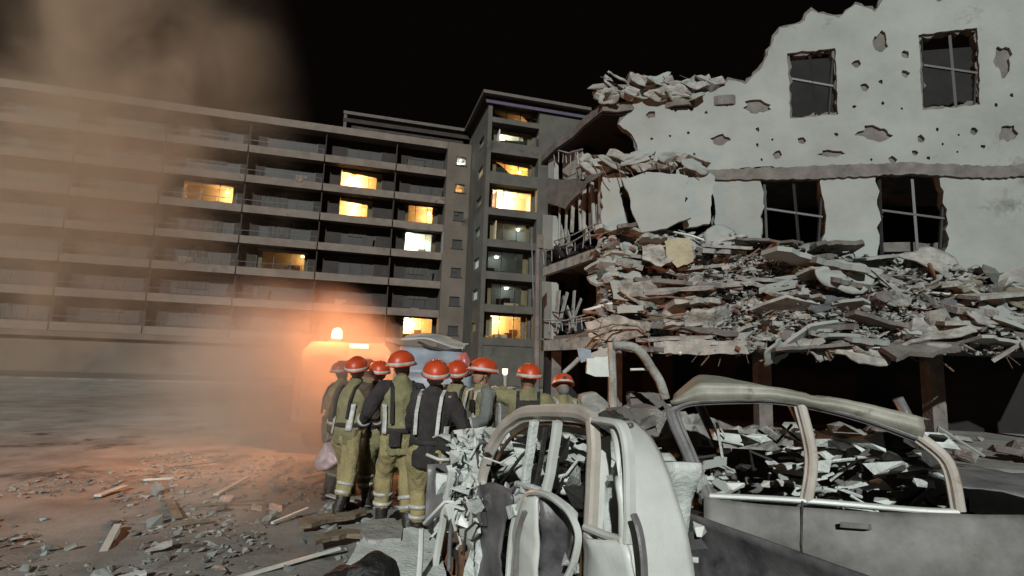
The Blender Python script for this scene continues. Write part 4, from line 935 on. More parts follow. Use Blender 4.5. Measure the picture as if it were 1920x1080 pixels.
def rside(u, v):
    x = 1238 + u * 410; yb = 756 - 8 * math.sin(math.pi * u) + max(0, u - .6) * 40; yt = 742 - 30 * arch(x) * math.sin(math.pi * (.12 + .8 * u)) ** .7 + 30 * (1 - min(1, u * 9))
    q = q2(x, yt + (yb - yt) * v + sg(x), 4.2); return q + V((0, -.012 * math.sin(math.pi * v) - (.018 if .45 < v < .75 else 0), .006 * noise.noise(q * 9)))
MB().grid(rside, 40, 6).build('roof_side', m_olive, c2, True, .02)
for x0, x1 in ((1460, 1470), (1640, 1700)): c2band('pillar', [(x0, 752 + (x0 > 1600) * 18 + sg(x0)), ((x0 + x1) / 2 + 14, 850), (x1, 930)], M['rail'], .95)
def flank2(u, v):
    x = 1300 + u * 640; y = 935 + 8 * math.sin(u * 5) + v * 170; q = q2(x, y, 4.15); return q + V((0, -.06 * math.sin(math.pi * min(1, v * 1.3)) + .03 * noise.noise(q * 3), 0))
sbody = mat('sooty_body_panel', (.21, .20, .195), (.07, .065, .062), 2.2, .68, .04, c3=(.13, .08, .05), thr=.6, scale3=2.4, bscale=60)
MB().grid(flank2, 44, 16).build('body_side', sbody, c2, True, .02)
c2band('window_sill', [(1306, 932), (1460, 930), (1640, 934), (1700, 932)], M['ash'], .5)
MB().tube([q2(1470, 930, 4.13), q2(1474, 1010, 4.06), q2(1476, 1080, 4.08)], .008, 5).build('door_gap', M['sootm'], c2)
for x in (1560,): MB().hull([q2(x + a, 968 + b2, 4.04 + c) for a in (-22, 22) for b2 in (-5, 5) for c in (0, .05)]).build('door_handle', M['ashd'], c2)
for x in (1330, 1780):
    c = q2(x, 1110, 4.32); c.z = .33; rg = []
    for rr, o_ in ((.32, .1), (.33, 0), (.32, -.08), (.2, -.09), (.18, -.02), (.05, -.03)):
        rg.append([c + V((math.cos(a * math.pi / 12) * rr, o_, math.sin(a * math.pi / 12) * rr)) for a in range(24)])
    MB().loft(rg).build('wheel', M['rust'], c2, True)
MB().box((X0 + .1, 4.2, .3), (X0 + 3.2, 5.7, .36)).build('floor_pan', M['sootm'], c2)
def far2(u, v): q = V((X0 + .2 + 3.0 * u, 5.7, .35 + .6 * v)); return q + V((0, .05 * noise.noise(q * 3), 0))
MB().grid(far2, 20, 6).build('far_side', M['ashd'], c2, True, .02)
for x in (X0 + .15, X0 + 1.0, X0 + 1.9): MB().tube([V((x + .25, 5.66, .95)), V((x, 5.6, 1.5))], .045, 7).build('pillar', M['ashd'], c2, True)
def bonnet2(u, v):
    q = V((X0 + 1.75 + 1.2 * u, 4.25 + 1.4 * v, 1.0 - .08 * u)); return q + V((0, 0, .05 * noise.fractal(q * 2, 1, 2, 3)))
MB().grid(bonnet2, 20, 20).build('bonnet', M['ashd'], c2, True, .01)
for k in range(130):                                     # ash covered clutter seen through its windows
    px, py = rn.uniform(1262, 1640), rn.uniform(800, 925); r_ = rn.choice((.03, .045, .06, .10))
    if py < 790 + (px < 1290) * 30: continue
    c = q2(px, py, rn.uniform(4.4, 5.2))
    (MB().hull([c + V((rn.uniform(-1.6, 1.6), rn.uniform(-1, 1), rn.uniform(-.7, .7))) * r_ for _ in range(12)]) if k % 4 else MB().tube([c, c + V((rn.uniform(-.2, .2), 0, rn.uniform(-.1, .15))), c + V((rn.uniform(-.4, .4), .1, rn.uniform(-.2, .1)))], .012, 5)).build('cabin_scrap', M[rn.choice(['ashw', 'ash', 'ashw', 'sootm', 'wall'])], c2)
pv = V((X0, 4.2, 0)); mv_ = Matrix.Translation(pv + V((.12, .12, 0))) @ Matrix.Rotation(R(-18), 4, 'Z') @ Matrix.Translation(-pv)
nl = mv_ @ c2.location; c2.location = nl; c2.rotation_euler = (0, 0, R(-18))
# ---------------------------------------------------------------- twisted wreckage between the cars and the building
def wtube(pts, r, Y, nm, mt, lab, cat, flat=1.0):
    return tag(MB().tube([P(p.x, p.y, Y) for p in smooth_pts([V(a) for a in pts], 6)], r, 7, True, flat).build(nm, mt, None, True), lab, cat)
wtube([(1150, 648), (1185, 650), (1205, 664), (1222, 690), (1238, 716), (1248, 748)], .055, 6.6, 'arched_tube', M['conc'], 'bent pale metal frame curving down behind the second burnt car', 'metal frame')
wtube([(1182, 693), (1216, 693), (1232, 700)], .016, 6.7, 'bent_rail', M['ash'], 'thin pale rail inside the bent metal frame', 'rail')
wtube([(1056, 700), (1074, 684), (1086, 672)], .035, 8.2, 'plank', M['conc'], 'short pale plank leaning behind the rightmost orange helmet', 'plank')
def scrap(nm, pts, Y, th, mt, lab, cat, seed=1, lean=0):
    rn2 = random.Random(seed); q = jag([V(p) for p in pts], 9, 1.4, rnd=rn2); y1 = max(p[1] for p in pts)
    return tag(MB().prism([P(p.x, p.y, Y + (y1 - p.y) * lean) for p in q], (0, th, 0)).build(nm, mt), lab, cat)
scrap('sheet_panel', [(1182, 736), (1236, 738), (1250, 758), (1222, 772), (1182, 766)], 7.2, .25, M['concd'], 'low grey panel lying under the bent metal frame', 'panel', 1, .01)
scrap('sheet_panel', [(1100, 672), (1140, 668), (1142, 706), (1116, 706), (1100, 700)], 8.6, .12, M['ash'], 'pale dented sheet hanging left of the upright post', 'panel', 2, .004)
scrap('sheet_panel', [(1082, 652), (1108, 656), (1108, 674), (1090, 680)], 8.9, .06, M['bluegrey'], 'small bluish sheet hanging above the dented pale sheet', 'panel', 3, .0)
scrap('wall_fragment', [(1092, 742), (1118, 736), (1140, 756), (1142, 790), (1100, 790), (1088, 762)], 7.0, .4, M['conc'], 'pale rubble lump behind the hatchback roof, left of the post', 'wall fragment', 4, .006)
scrap('wall_fragment', [(1150, 770), (1230, 762), (1252, 790), (1240, 820), (1150, 812)], 6.2, .5, M['concd'], 'dark grey rubble lump between the two burnt cars', 'wall fragment', 5, .006)
for k in range(36):
    x = rn.uniform(1095, 1260); y = rn.uniform(745, 812); Y = rn.uniform(5.8, 8.5); s = rn.uniform(.12, .38); q = P(x, y, Y); q.z = max(.05, min(q.z, 1.1))
    place('concrete_chunk', rn.choice(cms), q, (s * 1.4, s, s * .8), (rn.uniform(-1, 1), rn.uniform(-1, 1), rn.uniform(0, 6)), f'{szw(s, (.18, .24, .31))} rubble chunk in the low heap, {("left of", "right of")[x > 1150]} the upright post', 'concrete chunk', 'chunks in the low heap behind the hatchback')
def lowheap(u, v):
    x = 1.0 + 3.6 * u; y = 5.7 + 3.6 * v; q = V((x, y, 0)); h = math.sin(math.pi * min(1, max(0, u))) ** .5 * math.sin(math.pi * v) ** .6
    return V((x, y, -.05 + 1.0 * h * (1 + .5 * noise.fractal(q * 1.2, 1, 2, 4))))
tag(MB().grid(lowheap, 44, 44).build('rubble', M['dust']), 'low heap of fine grey rubble behind the burnt cars', 'rubble', None, 'stuff')

# ---------------------------------------------------------------- crushed car with the lifted grey roof behind the crew
c3 = empty('crushed_car', V((-1.45, 9.6, 0)), 0, 'crushed blue grey car with its bent roof sheet lifted, behind the orange helmets', 'car')
def roof3(u, v):
    a = V((752, 634)).lerp(V((868, 648)), u); q = P(a.x, a.y, 9.4); q = q + V((0, 1.5 * (v - .0), .16 * v))
    return q + V((0, 0, .05 * math.sin(u * 5) + .05 * noise.noise(q * 2.2)))
MB().grid(roof3, 26, 14).build('bent_roof', M['greymetal'], c3, False, .03)
def win3(u, v):
    a = V((752, 650)).lerp(V((864, 656)), u); b2 = V((740, 700)).lerp(V((882, 700)), u); c = a.lerp(b2, v); q = P(c.x, c.y, 9.35 - .3 * v); return q + V((0, .04 * noise.noise(q * 4), 0))
MB().grid(win3, 22, 8).build('windscreen', M['bluegrey'], c3, True, .02)
def body3(u, v):
    a = V((738, 700)).lerp(V((884, 700)), u); q = P(a.x, a.y, 9.0); q.z -= 1.1 * v; return q + V((0, -.08 * math.sin(math.pi * v) + .06 * noise.noise(q * 3), 0))
MB().grid(body3, 22, 10).build('body', M['bluegrey'], c3, True, .03)
MB().box((-1.95, 9.15, .35), (-.72, 12.4, .9)).build('floor_body', M['bluegrey'], c3)
MB().hull([P(x, y, Y) for x, y in ((858, 664), (874, 660), (882, 676), (884, 700), (870, 706)) for Y in (8.9, 9.1)]).build('tail_lamp', M['pink'], c3, True)
MB().tube([P(784, 642, 9.3), P(806, 652, 9.28), P(836, 658, 9.3), P(866, 656, 9.3)], .03, 6).build('roof_edge', M['sootm'], c3, True)
for x in (-1.85, -.8):
    MB().tube([V((x - .1, 9.6, .32)), V((x + .1, 9.6, .32))], .32, 20).build('wheel', M['tyre'], c3, True)

def ringz(c, r_, n=16): return [V(c) + V((math.cos(2 * math.pi * k / n) * r_, math.sin(2 * math.pi * k / n) * r_, 0)) for k in range(n)]
# ---------------------------------------------------------------- pale rescue van with the lit beacon, at the left
VY = 10.6
van = empty('rescue_van', V((-3.05, 12.6, 0)), 0, 'pale rescue van seen from behind with a lit orange roof beacon in the smoke', 'van')
x0, x1, zt = -3.98, -2.12, 2.02
sec = [(x0, .42), (x0 - .02, 1.1), (x0 + .10, 1.85), (x0 + .26, zt), (x1 - .26, zt), (x1 - .10, 1.85), (x1 + .02, 1.1), (x1, .42)]
MB().loft([[V((x, VY + y, z)) for x, z in sec] for y in (0, .05, 4.2)]).loft([[V((x, VY + y, z * k + .42 * (1 - k))) for x, z in sec] for y, k in ((4.201, .98), (4.9, .45), (5.1, .4))]).build('body', M['white'], van)
xm = (x0 + x1) / 2
for sd in (-1, 1):
    a, b2 = (x0 + .12, xm - .012) if sd < 0 else (xm + .012, x1 - .12)
    d_ = MB().box((a, VY - .03, .55), (b2, VY - .003, 1.86)).build('rear_door', M['white'], van)
    MB().box((a + .1, VY - .042, 1.2), (b2 - .1, VY - .032, 1.76)).build('window', M['darkpane'], d_)
    MB().box((xm + sd * .06 - .02, VY - .06, .98), (xm + sd * .06 + .02, VY - .032, 1.12)).build('door_handle', M['darkmetal'], d_)
    MB().box((x0 + .02 if sd < 0 else x1 - .1, VY - .04, .9), (x0 + .1 if sd < 0 else x1 - .02, VY - .004, 1.35)).build('tail_lamp', M['pink'], van)
    for zz in (.7, 1.6): MB().tube([V((x0 + .11 if sd < 0 else x1 - .11, VY - .04, zz - .05)), V((x0 + .11 if sd < 0 else x1 - .11, VY - .04, zz + .05))], .02, 6).build('hinge', M['darkmetal'], d_)
    MB().box((xm + sd * 1.08 - .1, VY + 3.6, 1.15), (xm + sd * 1.08 + .1, VY + 3.72, 1.42)).build('mirror', M['black'], van)
    for yy in (.8, 3.9): MB().tube([V((xm + sd * .62, VY + yy, .34)), V((xm + sd * .9, VY + yy, .34))], .34, 20).build('wheel', M['tyre'], van, True)
MB().box((x0 - .02, VY - .16, .36), (x1 + .02, VY - .005, .54)).build('bumper', M['darkmetal'], van)
MB().box((xm - .26, VY - .05, .60), (xm + .26, VY - .034, .71)).build('number_plate', M['reflect'], van)
MB().box((x0 + .3, VY + .3, zt + .002), (x0 + .36, VY + 3, zt + .06)).box((x1 - .36, VY + .3, zt + .002), (x1 - .3, VY + 3, zt + .06)).build('roof_rack', M['darkmetal'], van)
bx = -3.40
bc = MB().box((bx - .13, VY + .3, zt + .002), (bx + .13, VY + .56, zt + .08)).build('beacon_base', M['black'], van)
MB().loft([ringz((bx, VY + .43, zt + z), r_) for z, r_ in ((.08, .10), (.12, .105), (.22, .095), (.27, .07), (.29, .02))]).build('beacon_lens', M['beacon'], bc, True)
point('beacon_light', (bx, VY - .25, zt + .32), 900, (1, .33, .10), .10, bc)
MB().box((-3.0, VY - .02, zt - .1), (-2.66, VY - .004, zt - .03)).build('lamp_strip', M['lampwarm'], van)
# ---------------------------------------------------------------- rescue crew
def voxel(mb, name, mats, parent, vs, it=3, wr=0, wsc=9, seed=0, matfn=None, adapt=0):
    me = bpy.data.meshes.new('tmp'); me.from_pydata([tuple(v) for v in mb.v], [], mb.f)
    o = bpy.data.objects.new('tmp', me); COL.objects.link(o)
    m = o.modifiers.new('r', 'REMESH'); m.mode = 'VOXEL'; m.voxel_size = vs; m.adaptivity = adapt
    dg = bpy.context.evaluated_depsgraph_get(); dg.update()
    me2 = bpy.data.meshes.new_from_object(o.evaluated_get(dg)); bpy.data.objects.remove(o); bpy.data.meshes.remove(me)
    bm = bmesh.new(); bm.from_mesh(me2)
    for _ in range(it): bmesh.ops.smooth_vert(bm, verts=bm.verts, factor=.5, use_axis_x=True, use_axis_y=True, use_axis_z=True)
    if wr:
        bm.normal_update()
        for v in bm.verts:
            q = v.co * wsc + V((seed * 7.3, 0, 0)); q.z *= .55
            v.co += v.normal * wr * (noise.noise(q) + .6 * (1 - abs(noise.noise(q * 1.9))) - .5)
    bm.to_mesh(me2); bm.free(); me2.name = name
    me2.materials.clear()
    for mt in (mats if isinstance(mats, list) else [mats]): me2.materials.append(mt)
    if matfn:
        for p in me2.polygons: p.material_index = matfn(p.center)
    me2.polygons.foreach_set('use_smooth', [True] * len(me2.polygons))
    return link(name, me2, parent)

def ik(a, b, l1, l2, bend):
    d = b - a; L = min(d.length, (l1 + l2) * .995); dn = d.normalized(); b = a + dn * L
    x = (l1 * l1 - l2 * l2 + L * L) / (2 * L); h = math.sqrt(max(0, l1 * l1 - x * x))
    bd = bend - dn * bend.dot(dn); bd = bd.normalized() if bd.length > 1e-4 else V((0, 1, 0))
    return a + dn * x + bd * h, b

def ringe(c, rx, ry, n=16): return [c + V((math.cos(2 * math.pi * k / n) * rx, math.sin(2 * math.pi * k / n) * ry, 0)) for k in range(n)]

def make_person(px, Y, rz, s, label, jacket, trousers, sleeves=None, lean=4, hy=0, hp=0, lh=(.24, -.12, .80), rh=(-.24, -.12, .80), step=.06, fine=.009, seed=0, extras=(), bare=True):
    X = ray(px, 690).x / ray(px, 690).y * Y
    root = empty('person', (X, Y, gz(X, Y)), 0, label, 'person', 'rescue crew in orange helmets')
    W = Matrix.Translation((X, Y, gz(X, Y))) @ Matrix.Rotation(rz, 4, 'Z') @ Matrix.Scale(s, 4)
    tl = math.tan(R(lean))
    def ln(p): p = V(p); return V((p.x, p.y - max(0, p.z - .92) * tl, p.z))
    out = lambda mb: setattr(mb, 'v', [W @ v for v in mb.v]) or mb
    sh = {1: ln((.175, 0, 1.425)), -1: ln((-.175, 0, 1.425))}
    wr_, el = {}, {}
    for sd, t in ((1, lh), (-1, rh)):
        el[sd], wr_[sd] = ik(sh[sd], V(t), .30, .265, V((sd * .5, .8, -.4)))
    hip = {1: V((.09, 0, .93)), -1: V((-.09, 0, .93))}; an = {1: V((.11, -step, .09)), -1: V((-.11, step, .09))}
    kn = {}
    for sd in (1, -1): kn[sd], _ = ik(hip[sd], an[sd], .44, .42, V((sd * .08, -1, 0)))
    nk = ln((0, .0, 1.50)); HM = Matrix.Translation(nk) @ Matrix.Rotation(R(hy), 4, 'Z') @ Matrix.Rotation(R(-hp), 4, 'X') @ Matrix.Translation(V((0, 0, -1.50)))
    H = lambda p: HM @ V(p)
    # --- body: one continuous skin
    b = MB()
    b.loft([ringe(ln((0, 0, z)), rx, ry) for z, rx, ry in ((.84, .10, .09), (.90, .155, .105), (.98, .16, .11), (1.1, .145, .10), (1.22, .155, .105), (1.34, .175, .11), (1.42, .16, .095), (1.47, .09, .07), (1.49, .058, .06))])
    b.tube([ln((0, .005, 1.42)), nk, H((0, -.005, 1.57))], [.062, .056, .056], 12)
    b.loft([[H(q) for q in ringe(V((0, cy_, z)), rx, ry)] for z, rx, ry, cy_ in ((1.515, .030, .03, -.050), (1.53, .046, .055, -.035), (1.56, .062, .080, -.018), (1.60, .070, .092, -.008), (1.65, .075, .098, 0), (1.69, .072, .095, .003), (1.72, .055, .075, .004), (1.737, .02, .03, .004))])
    b.hull([H(p) for p in ((.012, -.094, 1.635), (-.012, -.094, 1.635), (.017, -.095, 1.588), (-.017, -.095, 1.588), (0, -.124, 1.594), (0, -.098, 1.58), (0, -.085, 1.64))])
    b.hull([H(p) for p in ((.05, -.078, 1.648), (-.05, -.078, 1.648), (.05, -.086, 1.64), (-.05, -.086, 1.64), (0, -.1, 1.645), (0, -.08, 1.66))])
    for sd in (1, -1):
        b.ellipsoid(H((sd * .076, .008, 1.615)), (.012, .022, .034), 8, 6)
        b.tube([sh[sd] - V((sd * .05, 0, .01)), sh[sd], el[sd], wr_[sd]], [.055, .058, .043, .031], 12)
        b.tube([hip[sd] + V((0, 0, .03)), hip[sd] - V((0, 0, .05)), kn[sd], kn[sd] - V((0, -.02, .10)), an[sd]], [.085, .088, .058, .056, .038], 12)
        b.tube([an[sd] + V((0, .04, -.03)), an[sd] + V((0, -.05, -.045)), an[sd] + V((0, -.14, -.06))], [.035, .036, .025], 10)
        # hand: palm, four unequal curled fingers, thumb from the side near the wrist
        fd = (wr_[sd] - el[sd]).normalized(); side = fd.cross(V((0, 0, 1)))
        side = (side if side.length > .1 else V((0, 1, 0))).normalized()
        if side.dot(V((-sd, 0, 0)) + V((0, -1, 0))) < 0: side = -side          # side = towards the thumb
        nr = fd.cross(side).normalized() * (1 if sd > 0 else -1)
        w0 = wr_[sd]
        b.hull([w0 + fd * a + side * c_ + nr * d_ for a, wv in ((-.01, .026), (.035, .040), (.085, .042)) for c_ in (-wv, wv) for d_ in (-.013, .013)])
        for k, (o_, L_) in enumerate(((.035, .072), (.012, .080), (-.012, .074), (-.035, .058))):
            p0 = w0 + fd * .075 + side * o_; f1 = (fd + side * o_ * 2.2 - nr * .25).normalized(); f2 = (fd * .75 - nr * .65).normalized(); f3 = (fd * .35 - nr * .95).normalized()
            p1 = p0 + f1 * L_ * .5; p2 = p1 + f2 * L_ * .32; p3 = p2 + f3 * L_ * .25
            b.tube([p0, p1, p2, p3], [.0098, .0092, .0085, .007], 8)
        t0 = w0 + fd * .02 + side * .03; t1 = t0 + (side * .75 + fd * .65).normalized() * .045; t2 = t1 + (fd * .9 - nr * .4).normalized() * .032
        b.tube([t0 - side * .015, t0, t1, t2], [.014, .014, .011, .009], 8)
    wl_ = [W @ wr_[1], W @ wr_[-1]]
    body = voxel(out(b), 'body', [M['skin'], M['glove']], root, fine, 2, 0, matfn=(lambda c: 1 if min((c - wl_[0]).length, (c - wl_[1]).length) < .17 * s else 0))
    for sd in (1, -1):
        out(MB().ellipsoid(H((sd * .031, -.090, 1.622)), (.012, .009, .009), 8, 6)).build('eye', M['eye'], root, True)
    out(MB().tube([H((-.024, -.086, 1.552)), H((0, -.092, 1.551)), H((.024, -.086, 1.552))], .006, 6)).build('mouth', mouth_m, root, True)
    hr = MB(); hr.loft([[H(q) for q in ringe(V((0, .014, z)), rx, ry)] for z, rx, ry in ((1.575, .055, .075), (1.60, .072, .09), (1.65, .078, .098), (1.70, .075, .095))])
    for p in hr.v: pass
    out(hr).build('hair', M['hair'], root, True) if False else None
    # --- jacket
    j = MB()
    j.loft([ringe(ln((0, 0, z)), rx, ry) for z, rx, ry in ((.775, .185, .145), (.80, .188, .148), (.92, .185, .142), (1.04, .178, .135), (1.16, .185, .140), (1.30, .205, .148), (1.40, .195, .128), (1.455, .135, .10), (1.49, .085, .085), (1.525, .078, .082), (1.535, .066, .07))])
    sl = j if sleeves is None else MB()
    for sd in (1, -1):
        m1 = (sh[sd] + el[sd]) / 2; m2 = (el[sd] + wr_[sd]) / 2
        sl.tube([sh[sd] - V((sd * .09, 0, .015)), sh[sd] + V((sd * .0, 0, -.005)), m1, el[sd], m2, wr_[sd] + (wr_[sd] - el[sd]).normalized() * .0], [.085, .083, .075, .068, .062, .052], 14)
    voxel(out(j), 'jacket', jacket, root, .015, 3, .030, 8.5, seed)
    if sleeves is not None: voxel(out(sl), 'sleeve', sleeves, root, .014, 3, .024, 12, seed + 3)
    # --- trousers tucked into tall boots
    t = MB(); t.loft([ringe(V((0, 0, z)), rx, ry) for z, rx, ry in ((.80, .15, .12), (.88, .172, .128), (.98, .165, .12), (1.03, .155, .115))])
    for sd in (1, -1):
        t.tube([hip[sd] + V((0, 0, .02)), hip[sd] - V((0, 0, .12)), kn[sd] + V((0, 0, .06)), kn[sd], kn[sd] - V((0, 0, .10)), kn[sd].lerp(an[sd], .62)], [.11, .112, .092, .088, .092, .084], 14)
    voxel(out(t), 'trousers', trousers, root, .015, 3, .028, 9, seed + 1)
    for sd in (1, -1):
        bt = MB(); a = an[sd]; k_ = kn[sd]
        bt.tube([k_.lerp(a, .40), k_.lerp(a, .75), a + V((0, .005, .02)), a + V((0, .0, -.05))], [.070, .062, .056, .058], 14)
        bt.tube([a + V((0, .05, -.045)), a + V((0, -.04, -.04)), a + V((0, -.12, -.052)), a + V((0, -.165, -.06))], [.044, .05, .046, .03], 12)
        bo = voxel(out(bt), 'boot', M['boot'], root, .013, 2)
        so = MB(); so.loft([[a + V((x * 1.0, y, z)) for x, y in ((-.045, .085), (.045, .085), (.05, 0), (.052, -.1), (.03, -.185), (-.03, -.185), (-.052, -.1), (-.05, 0))] for z in (-.095, -.068)])
        out(so).build('sole', M['black'], bo)
        for f_, r_ in ((.30, .099), (.52, .094)):
            c = k_.lerp(a, f_); d = (a - k_).normalized()
            out(MB().tube([c - d * .016, c + d * .016], [r_, r_ * .985], 18, True)).build('reflective_band', M['reflect'], root, True)
        e, w_ = el[sd], wr_[sd]; c = e.lerp(w_, .55); d = (w_ - e).normalized()
        out(MB().tube([c - d * .02, c + d * .02], [.072, .070], 16)).build('reflective_band', M['reflect'], root, True)
    bl = MB(); bl.loft([ringe(ln((0, 0, z)), rx, ry, 24) for z, rx, ry in ((.985, .190, .148), (.99, .198, .155), (1.03, .196, .153), (1.035, .188, .146))])
    out(bl).build('belt', M['strap'], root, True)
    for sd in (1, -1):
        pth = [ln((sd * .10, -.150, 1.10)), ln((sd * .11, -.158, 1.28)), ln((sd * .115, -.11, 1.44)), ln((sd * .11, .02, 1.485)), ln((sd * .11, .115, 1.43)), ln((sd * .11, .160, 1.28)), ln((sd * .105, .152, 1.08))]
        mb = MB()
        for i in range(len(pth) - 1): mb.bar(pth[i], pth[i + 1], .034, .016, V((0, 1, 0)) if i not in (2, 3) else V((0, 0, 1)))
        out(mb).build('shoulder_strap', M['strap'] if seed % 2 else M['reflect'], root)
    rc = ln((.12, -.17, 1.30)); out(MB().hull([rc + V((x, y, z)) for x in (-.028, .028) for y in (-.015, .02) for z in (-.06, .06)]).tube([rc + V((.015, 0, .06)), rc + V((.015, 0, .16))], .006, 5)).build('radio', M['black'], root)
    # --- helmet: shell, rim, band, ridge, strap
    def hring(z, k, fr=0): return [H(V((math.cos(a) * .125 * k, math.sin(a) * .152 * k + (.0 if math.sin(a) > 0 else -fr * abs(math.sin(a))) + .004, 1.648 + z))) for a in [2 * math.pi * i / 28 for i in range(28)]]
    hm = MB().loft([hring(-.004, 1.0), hring(-.006, 1.14, .018), hring(.002, 1.16, .02), hring(.012, 1.05, .004), hring(.04, 1.02), hring(.075, .95), hring(.105, .80), hring(.126, .58), hring(.137, .32), hring(.140, .05)])
    hl = out(hm).build('helmet', M['helmet'], root, True)
    out(MB().loft([hring(.006, 1.085, .006), hring(.010, 1.105, .006), hring(.034, 1.07), hring(.036, 1.04)], False)).build('helmet_band', M['reflect'], hl, True)
    for o_ in (-.028, .028, 0):
        out(MB().tube([H(V((o_, y, 1.652 + .142 * math.sqrt(max(0, 1 - (y / .158) ** 2 - (o_ / .13) ** 2))))) for y in (-.13, -.10, -.06, 0, .06, .10, .13)], .007, 6)).build('helmet_ridge', M['helmet'], hl, True)
    out(MB().hull([H(V((a, -.150 + b_, 1.70 + c))) for a in (-.022, .022) for b_ in (-.02, .02) for c in (-.016, .016)])).build('head_lamp', M['black'], hl)
    out(MB().tube([H((.088, -.01, 1.645)), H((.074, -.02, 1.57)), H((.03, -.045, 1.515)), H((0, -.055, 1.508)), H((-.03, -.045, 1.515)), H((-.074, -.02, 1.57)), H((-.088, -.01, 1.645))], .006, 5)).build('chin_strap', M['strap'], hl, True)
    for ex in extras:
        kind = ex[0]
        if kind == 'strip':          # upright pale reflective strip on the jacket: angle round the trunk, z range
            a0, z0, z1, w_ = ex[1:]
            mb = MB()
            def fn(u, v):
                a = R(a0 + (u - .5) * w_); z = z0 + (z1 - z0) * v; k = 1.0 + .06 * math.sin((z - .8) * 4)
                rx, ry = (.205, .158) if z > 1.2 else (.196, .153)
                return ln((math.cos(a) * (rx + .012), math.sin(a) * (ry + .012), z))
            mb.grid(fn, 4, 10); out(mb).build('reflective_strip', M['reflect'], root, True, .004)
        elif kind == 'pack':
            mb = MB(); mb.hull([ln((x, .15 + y, z)) for x, y, z in ((-.13, 0, 1.08), (.13, 0, 1.08), (-.14, .10, 1.12), (.14, .10, 1.12), (-.13, .11, 1.36), (.13, .11, 1.36), (-.12, 0, 1.42), (.12, 0, 1.42), (0, .15, 1.2))])
            voxel(out(mb), 'backpack', ex[1], root, .018, 4, .012, 9, seed)
        elif kind == 'pouch':
            a0 = R(ex[1]); c = ln((math.cos(a0) * .21, math.sin(a0) * .17, .95))
            out(MB().hull([c + V((x, y, z)) for x in (-.05, .05) for y in (-.03, .03) for z in (-.075, .06)])).build('pouch', ex[2], root)
        elif kind == 'mask':
            out(MB().loft([[H(q) for q in ringe(V((0, -.03, z)), rx, ry)] for z, rx, ry in ((1.51, .05, .06), (1.55, .068, .082), (1.59, .074, .086), (1.60, .070, .08))])).build('face_mask', M['greyc'], root, True)
        elif kind == 'cape':
            pass
    return root, W, wr_
mouth_m = mat('lips', (.30, .13, .10), None, 9, .5, 0)
JK = M; M['brownc'] = mat('brown_cloth', (.105, .075, .055), (.055, .038, .03), 6, .95, .4, bscale=60, c3=(.15, .12, .09), thr=.6, scale3=4)
P_ = [
 make_person(757, 5.7, R(200), 1.0, 'person in olive jacket with dark sleeves, taller and left of the dark jacketed one', M['olive'], M['khaki'], M['darkc'], lean=7, hy=-45, hp=8, lh=(.34, -.30, 1.02), rh=(-.33, -.10, .80), step=.14, fine=.007, seed=1, extras=(('strip', 35, .98, 1.26, 18), ('pouch', 70, M['darkc']))),
 make_person(812, 5.3, R(172), .965, 'person in plain dark jacket and khaki trousers seen from behind, nearest of the crew', M['darkc'], M['khaki'], None, lean=10, hy=18, hp=16, lh=(.16, -.40, 1.05), rh=(-.30, -.30, .98), step=.12, fine=.007, seed=2, extras=(('strip', 150, .84, 1.16, 22),)),
 make_person(853, 6.3, R(165), .94, 'person in olive jacket half hidden behind the dark jacketed one', M['olive'], M['olive'], None, lean=8, hy=15, hp=20, lh=(.2, -.3, .95), rh=(-.16, -.36, 1.05), seed=3),
 make_person(910, 6.0, R(-62), .99, 'person in olive jacket with one dark sleeve band, face turned left in profile', M['olive'], M['olive'], M['greyc'], lean=4, hy=-6, hp=6, lh=(.18, -.36, 1.1), rh=(-.2, -.34, 1.0), seed=4, extras=(('strip', -120, .9, 1.2, 14), ('strip', -60, .9, 1.2, 14))),
 make_person(992, 5.9, R(178), .97, 'person in olive jacket with dark pack, holding up a pale torch', M['olive'], M['olive'], None, lean=6, hy=20, hp=4, lh=(.26, -.20, 1.50), rh=(-.24, -.34, 1.0), seed=5, extras=(('pack', M['darkc']),)),
 make_person(1052, 6.6, R(15), .925, 'person in olive jacket with grey face mask, rightmost orange helmet', M['olive'], M['olive'], None, lean=10, hy=-12, hp=16, lh=(.24, -.3, 1.0), rh=(-.26, -.28, .98), seed=6, extras=(('mask',), ('pouch', 200, M['darkc']),)),
 make_person(660, 6.3, R(150), .95, 'person wrapped in orange lit smoke, second orange helmet in the smoke, holding a bag', M['olive'], M['khaki'], M['brownc'], lean=9, hy=25, hp=14, lh=(.34, -.06, .86), rh=(-.2, -.35, 1.0), step=.16, seed=7, extras=(('strip', 130, .95, 1.25, 22), ('strip', 60, .9, 1.1, 18))),
 make_person(722, 6.7, R(228), .94, 'person in dark jacket standing between the leftmost and the olive jacketed person', M['darkc'], M['olive'], None, lean=12, hy=-30, hp=10, lh=(.25, -.3, 1.0), rh=(-.2, -.3, .95), seed=8, extras=(('strip', 90, 1.0, 1.25, 14),)),
 make_person(634, 7.4, R(140), .95, 'person in olive clothes deep in the orange smoke, leftmost orange helmet', M['olive'], M['olive'], None, lean=7, hy=20, hp=6, lh=(.26, -.3, 1.0), rh=(-.26, -.2, .9), seed=9, extras=(('strip', 120, .95, 1.2, 18),)),
 make_person(690, 7.6, R(190), .97, 'person in khaki jacket deep in the smoke, behind the one holding a bag', M['khaki'], M['olive'], None, lean=3, hy=-20, hp=5, lh=(.28, -.1, .8), rh=(-.22, -.34, 1.05), seed=10),
]
